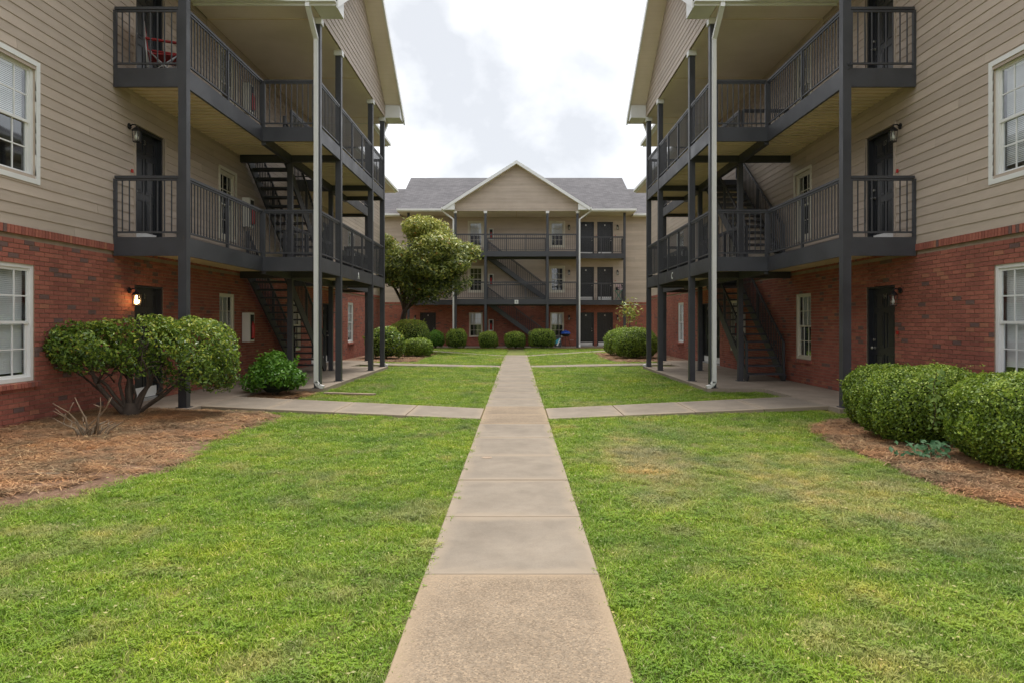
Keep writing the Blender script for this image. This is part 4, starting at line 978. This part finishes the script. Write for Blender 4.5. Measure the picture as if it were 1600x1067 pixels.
# ------------------------------------------------------------------ things fixed to or standing at the buildings
def wl(bld, u, v, z): return bld.matrix_world @ Vector((u, -v, z))
bpy.context.view_layer.update()
def lantern(bld, u, z, label, lit=False, v=.02):
    p = wl(bld, u, v, z); o = empty('wall_lantern', p, bld.rotation_euler.z)
    b = MB(); b.lathe((0, 0, 0), [(0, .0), (.055, 0), (.055, .012), (.035, .02), (0, .022)], 12); q = b.build('backplate', 'black_metal', o); q.rotation_euler = (R(90), 0, 0); q.location = (0, 0, .14)
    b = MB(); b.tube([(0, -.01, .14), (0, -.06, .17), (0, -.115, .165), (0, -.13, .13)], .012, 8); b.build('arm', 'black_metal', o, True)
    b = MB(); b.lathe((0, -.13, 0), [(.012, .135), (.03, .12), (.075, .075), (.085, .06), (.07, .058), (0, .06)], 8)
    for k in range(4):
        a = k * math.pi / 2 + .785; b.bar((.07 * math.cos(a), -.13 + .07 * math.sin(a), .06), (.058 * math.cos(a), -.13 + .058 * math.sin(a), -.13), .009, .009)
    b.lathe((0, -.13, -.14), [(0, .0), (.062, 0), (.066, .012), (0, .014)], 8); b.build('cage', 'black_metal', o)
    b = MB(); b.lathe((0, -.13, 0), [(.055, .055), (.046, -.122)], 4); b.build('pane', 'glass', o)
    b = MB(); b.lathe((0, -.13, -.06), [(0, -.045), (.028, -.03), (.036, 0), (.026, .03), (.013, .055), (.013, .11), (0, .11)], 10); b.build('bulb', 'lamp_on' if lit else 'bulb', o, True)
    tag(o, label, 'wall lamp')
    if lit:
        l = bpy.data.lights.new('lantern_glow', 'POINT'); l.energy = .7; l.color = (1, .55, .2); l.shadow_soft_size = .035; lo = link('lantern_glow', l, o, (0, -.21, -.04))
    return o
lantern(A, -6.72, F[0] + 1.85, 'lit wall lantern glowing warm beside the ground floor door numbered 1', True)
lantern(A, -6.72, F[1] + 1.88, 'unlit black wall lantern beside the balcony door numbered 3')
lantern(C, 6.72, F[0] + 1.85, 'unlit black wall lantern on brick beside the door numbered 14')
lantern(C, 6.72, F[1] + 1.88, 'unlit black wall lantern on siding beside the balcony door numbered 17')
for fi, nm in enumerate(('ground floor', 'second floor', 'top floor')):
    lantern(Bb, 6.38, F[fi] + 1.75, 'small black wall lantern at the outer end of the %s door pair, far block' % nm)
    lantern(Bb, 3.32, F[fi] + 1.75, 'small black wall lantern between window and corner post, %s of far block' % nm)
lantern(Bb, -6.4, F[0] + 1.75, 'small black wall lantern by the single ground floor door behind the loquat tree')
def cabinet(bld, u, f, label):
    o = empty('extinguisher_cabinet', wl(bld, u, .02, f + .95), bld.rotation_euler.z)
    b = MB(); b.box(-.15, .15, -.19, 0, 0, .72); b.build('case', 'cabinet', o)
    b = MB(); b.box(-.10, .10, -.2, -.191, .05, .67); b.build('dark_plate', 'dark_inside', o)  # flat plate painted near-black like a shaded recess; no opening behind it
    b = MB(); b.lathe((0, -.215, .08), [(0, 0), (.045, 0), (.05, .02), (.05, .3), (.035, .36), (.015, .38), (.015, .42), (0, .42)], 12); b.build('extinguisher', 'red', o, True)
    tag(o, label, 'fire cabinet', 'fire extinguisher cabinets')
for bld, lt in ((A, 'A'), (C, 'C'), (Bb, 'B')):
    for fi, nm in enumerate(('ground floor', 'second floor', 'top floor')):
        if lt == 'C' and fi: continue
        cabinet(bld, -1.6, F[fi], 'white fire cabinet with a red extinguisher by the %s stair of block %s' % (nm, lt))
# camp chair on the top balcony
ch = empty('camp_chair', wl(A, -6.55, .55, F[2]), R(90) + R(25)); b = MB()
for s_ in (-1, 1):
    b.tube([(.27 * s_, -.24, .01), (-.25 * s_, .2, .43)], .011, 8); b.tube([(.27 * s_, .24, .01), (-.27 * s_, -.22, .43)], .011, 8); b.tube([(.28 * s_, .24, .01), (.28 * s_, .3, .92)], .012, 8)
    b.tube([(.29 * s_, -.24, .01), (.29 * s_, -.24, .62)], .011, 8); b.tube([(.28 * s_, -.24, .01), (.28 * s_, .24, .43)], .011, 8); b.tube([(.28 * s_, .24, .01), (.28 * s_, -.24, .43)], .011, 8)
b.build('frame', 'grey_frame', ch, True)
b = MB(); b.hexa([(-.27, -.26, .42), (.27, -.26, .42), (.27, .22, .38), (-.27, .22, .38), (-.27, -.26, .44), (.27, -.26, .44), (.27, .22, .40), (-.27, .22, .40)]); b.build('seat', 'red_cloth', ch)
b = MB(); b.hexa([(-.27, .235, .42), (.27, .235, .42), (.27, .25, .42), (-.27, .25, .42), (-.28, .30, .96), (.28, .30, .96), (.28, .315, .96), (-.28, .315, .96)]); b.build('backrest', 'red_cloth', ch)
for s_ in (-1, 1):
    b = MB(); b.box(.29 * s_ - .035, .29 * s_ + .035, -.28, .28, .615, .64); b.build('armrest', 'red_cloth', ch)
tag(ch, 'red folding camp chair on the top corner balcony of block A', 'chair')
# dark patio chairs behind the second-floor rails
def patio_chair(bld, u, label):
    o = empty('patio_chair', wl(bld, u, 1.75, F[1]), bld.rotation_euler.z)
    for s_ in (-1, 1):
        b = MB(); b.box(.33 * s_ - .05, .33 * s_ + .05, -.35, .35, .0, .62); b.build('arm_panel', 'black_metal', o)
    b = MB(); b.box(-.28, .28, -.34, .3, .25, .42); b.build('seat', 'black_metal', o)
    b = MB(); b.hexa([(-.37, .3, .2), (.37, .3, .2), (.37, .38, .2), (-.37, .38, .2), (-.37, .38, .85), (.37, .38, .85), (.37, .45, .85), (-.37, .45, .85)]); b.build('backrest', 'black_metal', o); tag(o, label, 'chair')
patio_chair(A, 2.8, 'dark patio armchair behind the second floor railing of block A'); patio_chair(C, -2.8, 'dark patio armchair behind the second floor railing of block C')
# grill and printed bag by the far block
gr = empty('kettle_grill', (3.0, 42.1, .05)); b = MB()
b.lathe((0, 0, .62), [(0, 0), (.14, .01), (.24, .06), (.29, .14), (.29, .17), (0, .17)], 18); b.build('bowl', 'black_metal', gr, True)
b = MB(); b.lathe((0, 0, .79), [(.30, 0), (.30, .03), (.27, .1), (.18, .16), (.05, .185), (0, .19)], 18); b.tube([(-.05, 0, .97), (-.04, 0, 1.02), (.04, 0, 1.02), (.05, 0, .97)], .01, 6); b.build('lid', 'blue_enamel', gr, True)
for k in range(3):
    a = k * 2.094 + .4; b = MB(); b.tube([(.15 * math.cos(a), .15 * math.sin(a), .68), (.34 * math.cos(a), .34 * math.sin(a), .0)], .012, 8); b.build('leg', 'black_metal', gr)
b = MB(); b.box(.28, .5, -.1, .1, .40, .415); b.build('shelf', 'galv', gr)
tag(gr, 'kettle grill with shiny blue lid on thin legs before the far block window', 'grill')
bg_ = empty('printed_bag', (2.52, 41.9, .05)); b = MB(); b.hexa([(-.2, -.1, 0), (.2, -.1, 0), (.2, .1, 0), (-.2, .1, 0), (-.19, -.07, .66), (.2, -.07, .7), (.2, .06, .7), (-.19, .06, .66)]); b.build('sack', 'trim', bg_)
b = MB(); b.hexa([(-.17, -.105, .18), (.14, -.105, .3), (.14, -.095, .3), (-.17, -.095, .18), (-.17, -.098, .36), (.14, -.098, .56), (.14, -.088, .56), (-.17, -.088, .36)]); b.build('print', 'cyan_print', bg_)
b = MB(); b.hexa([(-.1, -.112, .1), (.0, -.112, .08), (.0, -.1, .08), (-.1, -.1, .1), (.1, -.1, .5), (.17, -.1, .5), (.17, -.085, .5), (.1, -.085, .5)]); b.build('stripe', 'white', bg_)
tag(bg_, 'blue and white printed bag standing beside the kettle grill', 'bag')
# plant stand on the far block balcony
ps = empty('plant_stand', wl(Bb, 6.35, .8, F[1])); b = MB()
for s_ in (-1, 1): b.tube([(.2 * s_, 0, 0), (-.2 * s_, 0, .6)], .014, 6); b.tube([(.2 * s_, .2, 0), (-.2 * s_, .2, .6)], .014, 6)
b.build('legs', 'green_stand', ps); b = MB(); b.box(-.26, .26, -.05, .25, .6, .62); b.build('shelf', 'green_stand', ps)
b = MB(); b.lathe((-.08, .1, .62), [(.08, 0), (.11, .18), (.1, .18), (0, .17)], 12); b.build('pot', 'black_metal', ps); b = MB(); b.lathe((.14, .1, .62), [(.06, 0), (.08, .14), (0, .13)], 12); b.build('pot', 'pale_flower', ps)
P = rng.normal(size=(90, 3)) * np.array([.15, .08, .1]) + np.array([.02, .1, .88]); link('flowers', leaves_mesh('flowers', P, rng.normal(size=P.shape), .09, .7, 'pale_flower', rng.random(90)), ps)
tag(ps, 'crossed-leg plant stand with pots and pink flowers on far block balcony', 'plant stand')
# cable bundle on the corner rail
cb = empty('cable_coil', wl(C, 7.15, 1.15, F[2] + .05), R(-90)); b = MB(); r2_ = random.Random(3)
for k in range(5):
    r_ = r2_.uniform(.06, .11); t0 = r2_.uniform(0, 6); b.tube([(r_ * math.cos(t), .03 * math.sin(2 * t + t0), r_ * math.sin(t)) for t in np.linspace(0, 6.1, 16)], .006, 5)
b.build('coil', 'trim', cb, True); tag(cb, 'tangled coil of dark cable on the top balcony corner of block C', 'cable')
# small things on the ground
b = MB(); b.lathe((-.33, 7.68, .027), [(.06, 0), (.06, .005), (.042, .006), (.04, .003), (0, .003)], 20); tag(b.build('drain_cap', 'plank'), 'small round metal cleanout cap set in the concrete path', 'drain cap')
b = MB(); b.bar((-4.05, 14.55, .05), (-2.95, 14.3, .045), .14, .03); tag(b.build('loose_plank', 'plank'), 'weathered plank lying in grass by the downspout of block A', 'plank')
b = MB(); b.tube([(-4.75, 6.55, .07), (-4.6, 6.62, .075), (-4.42, 6.66, .07)], [.014, .018, .012], 7); tag(b.build('fallen_stick', 'dead_wood', smooth=True), 'short grey stick lying in the bare edge of the bed', 'stick')
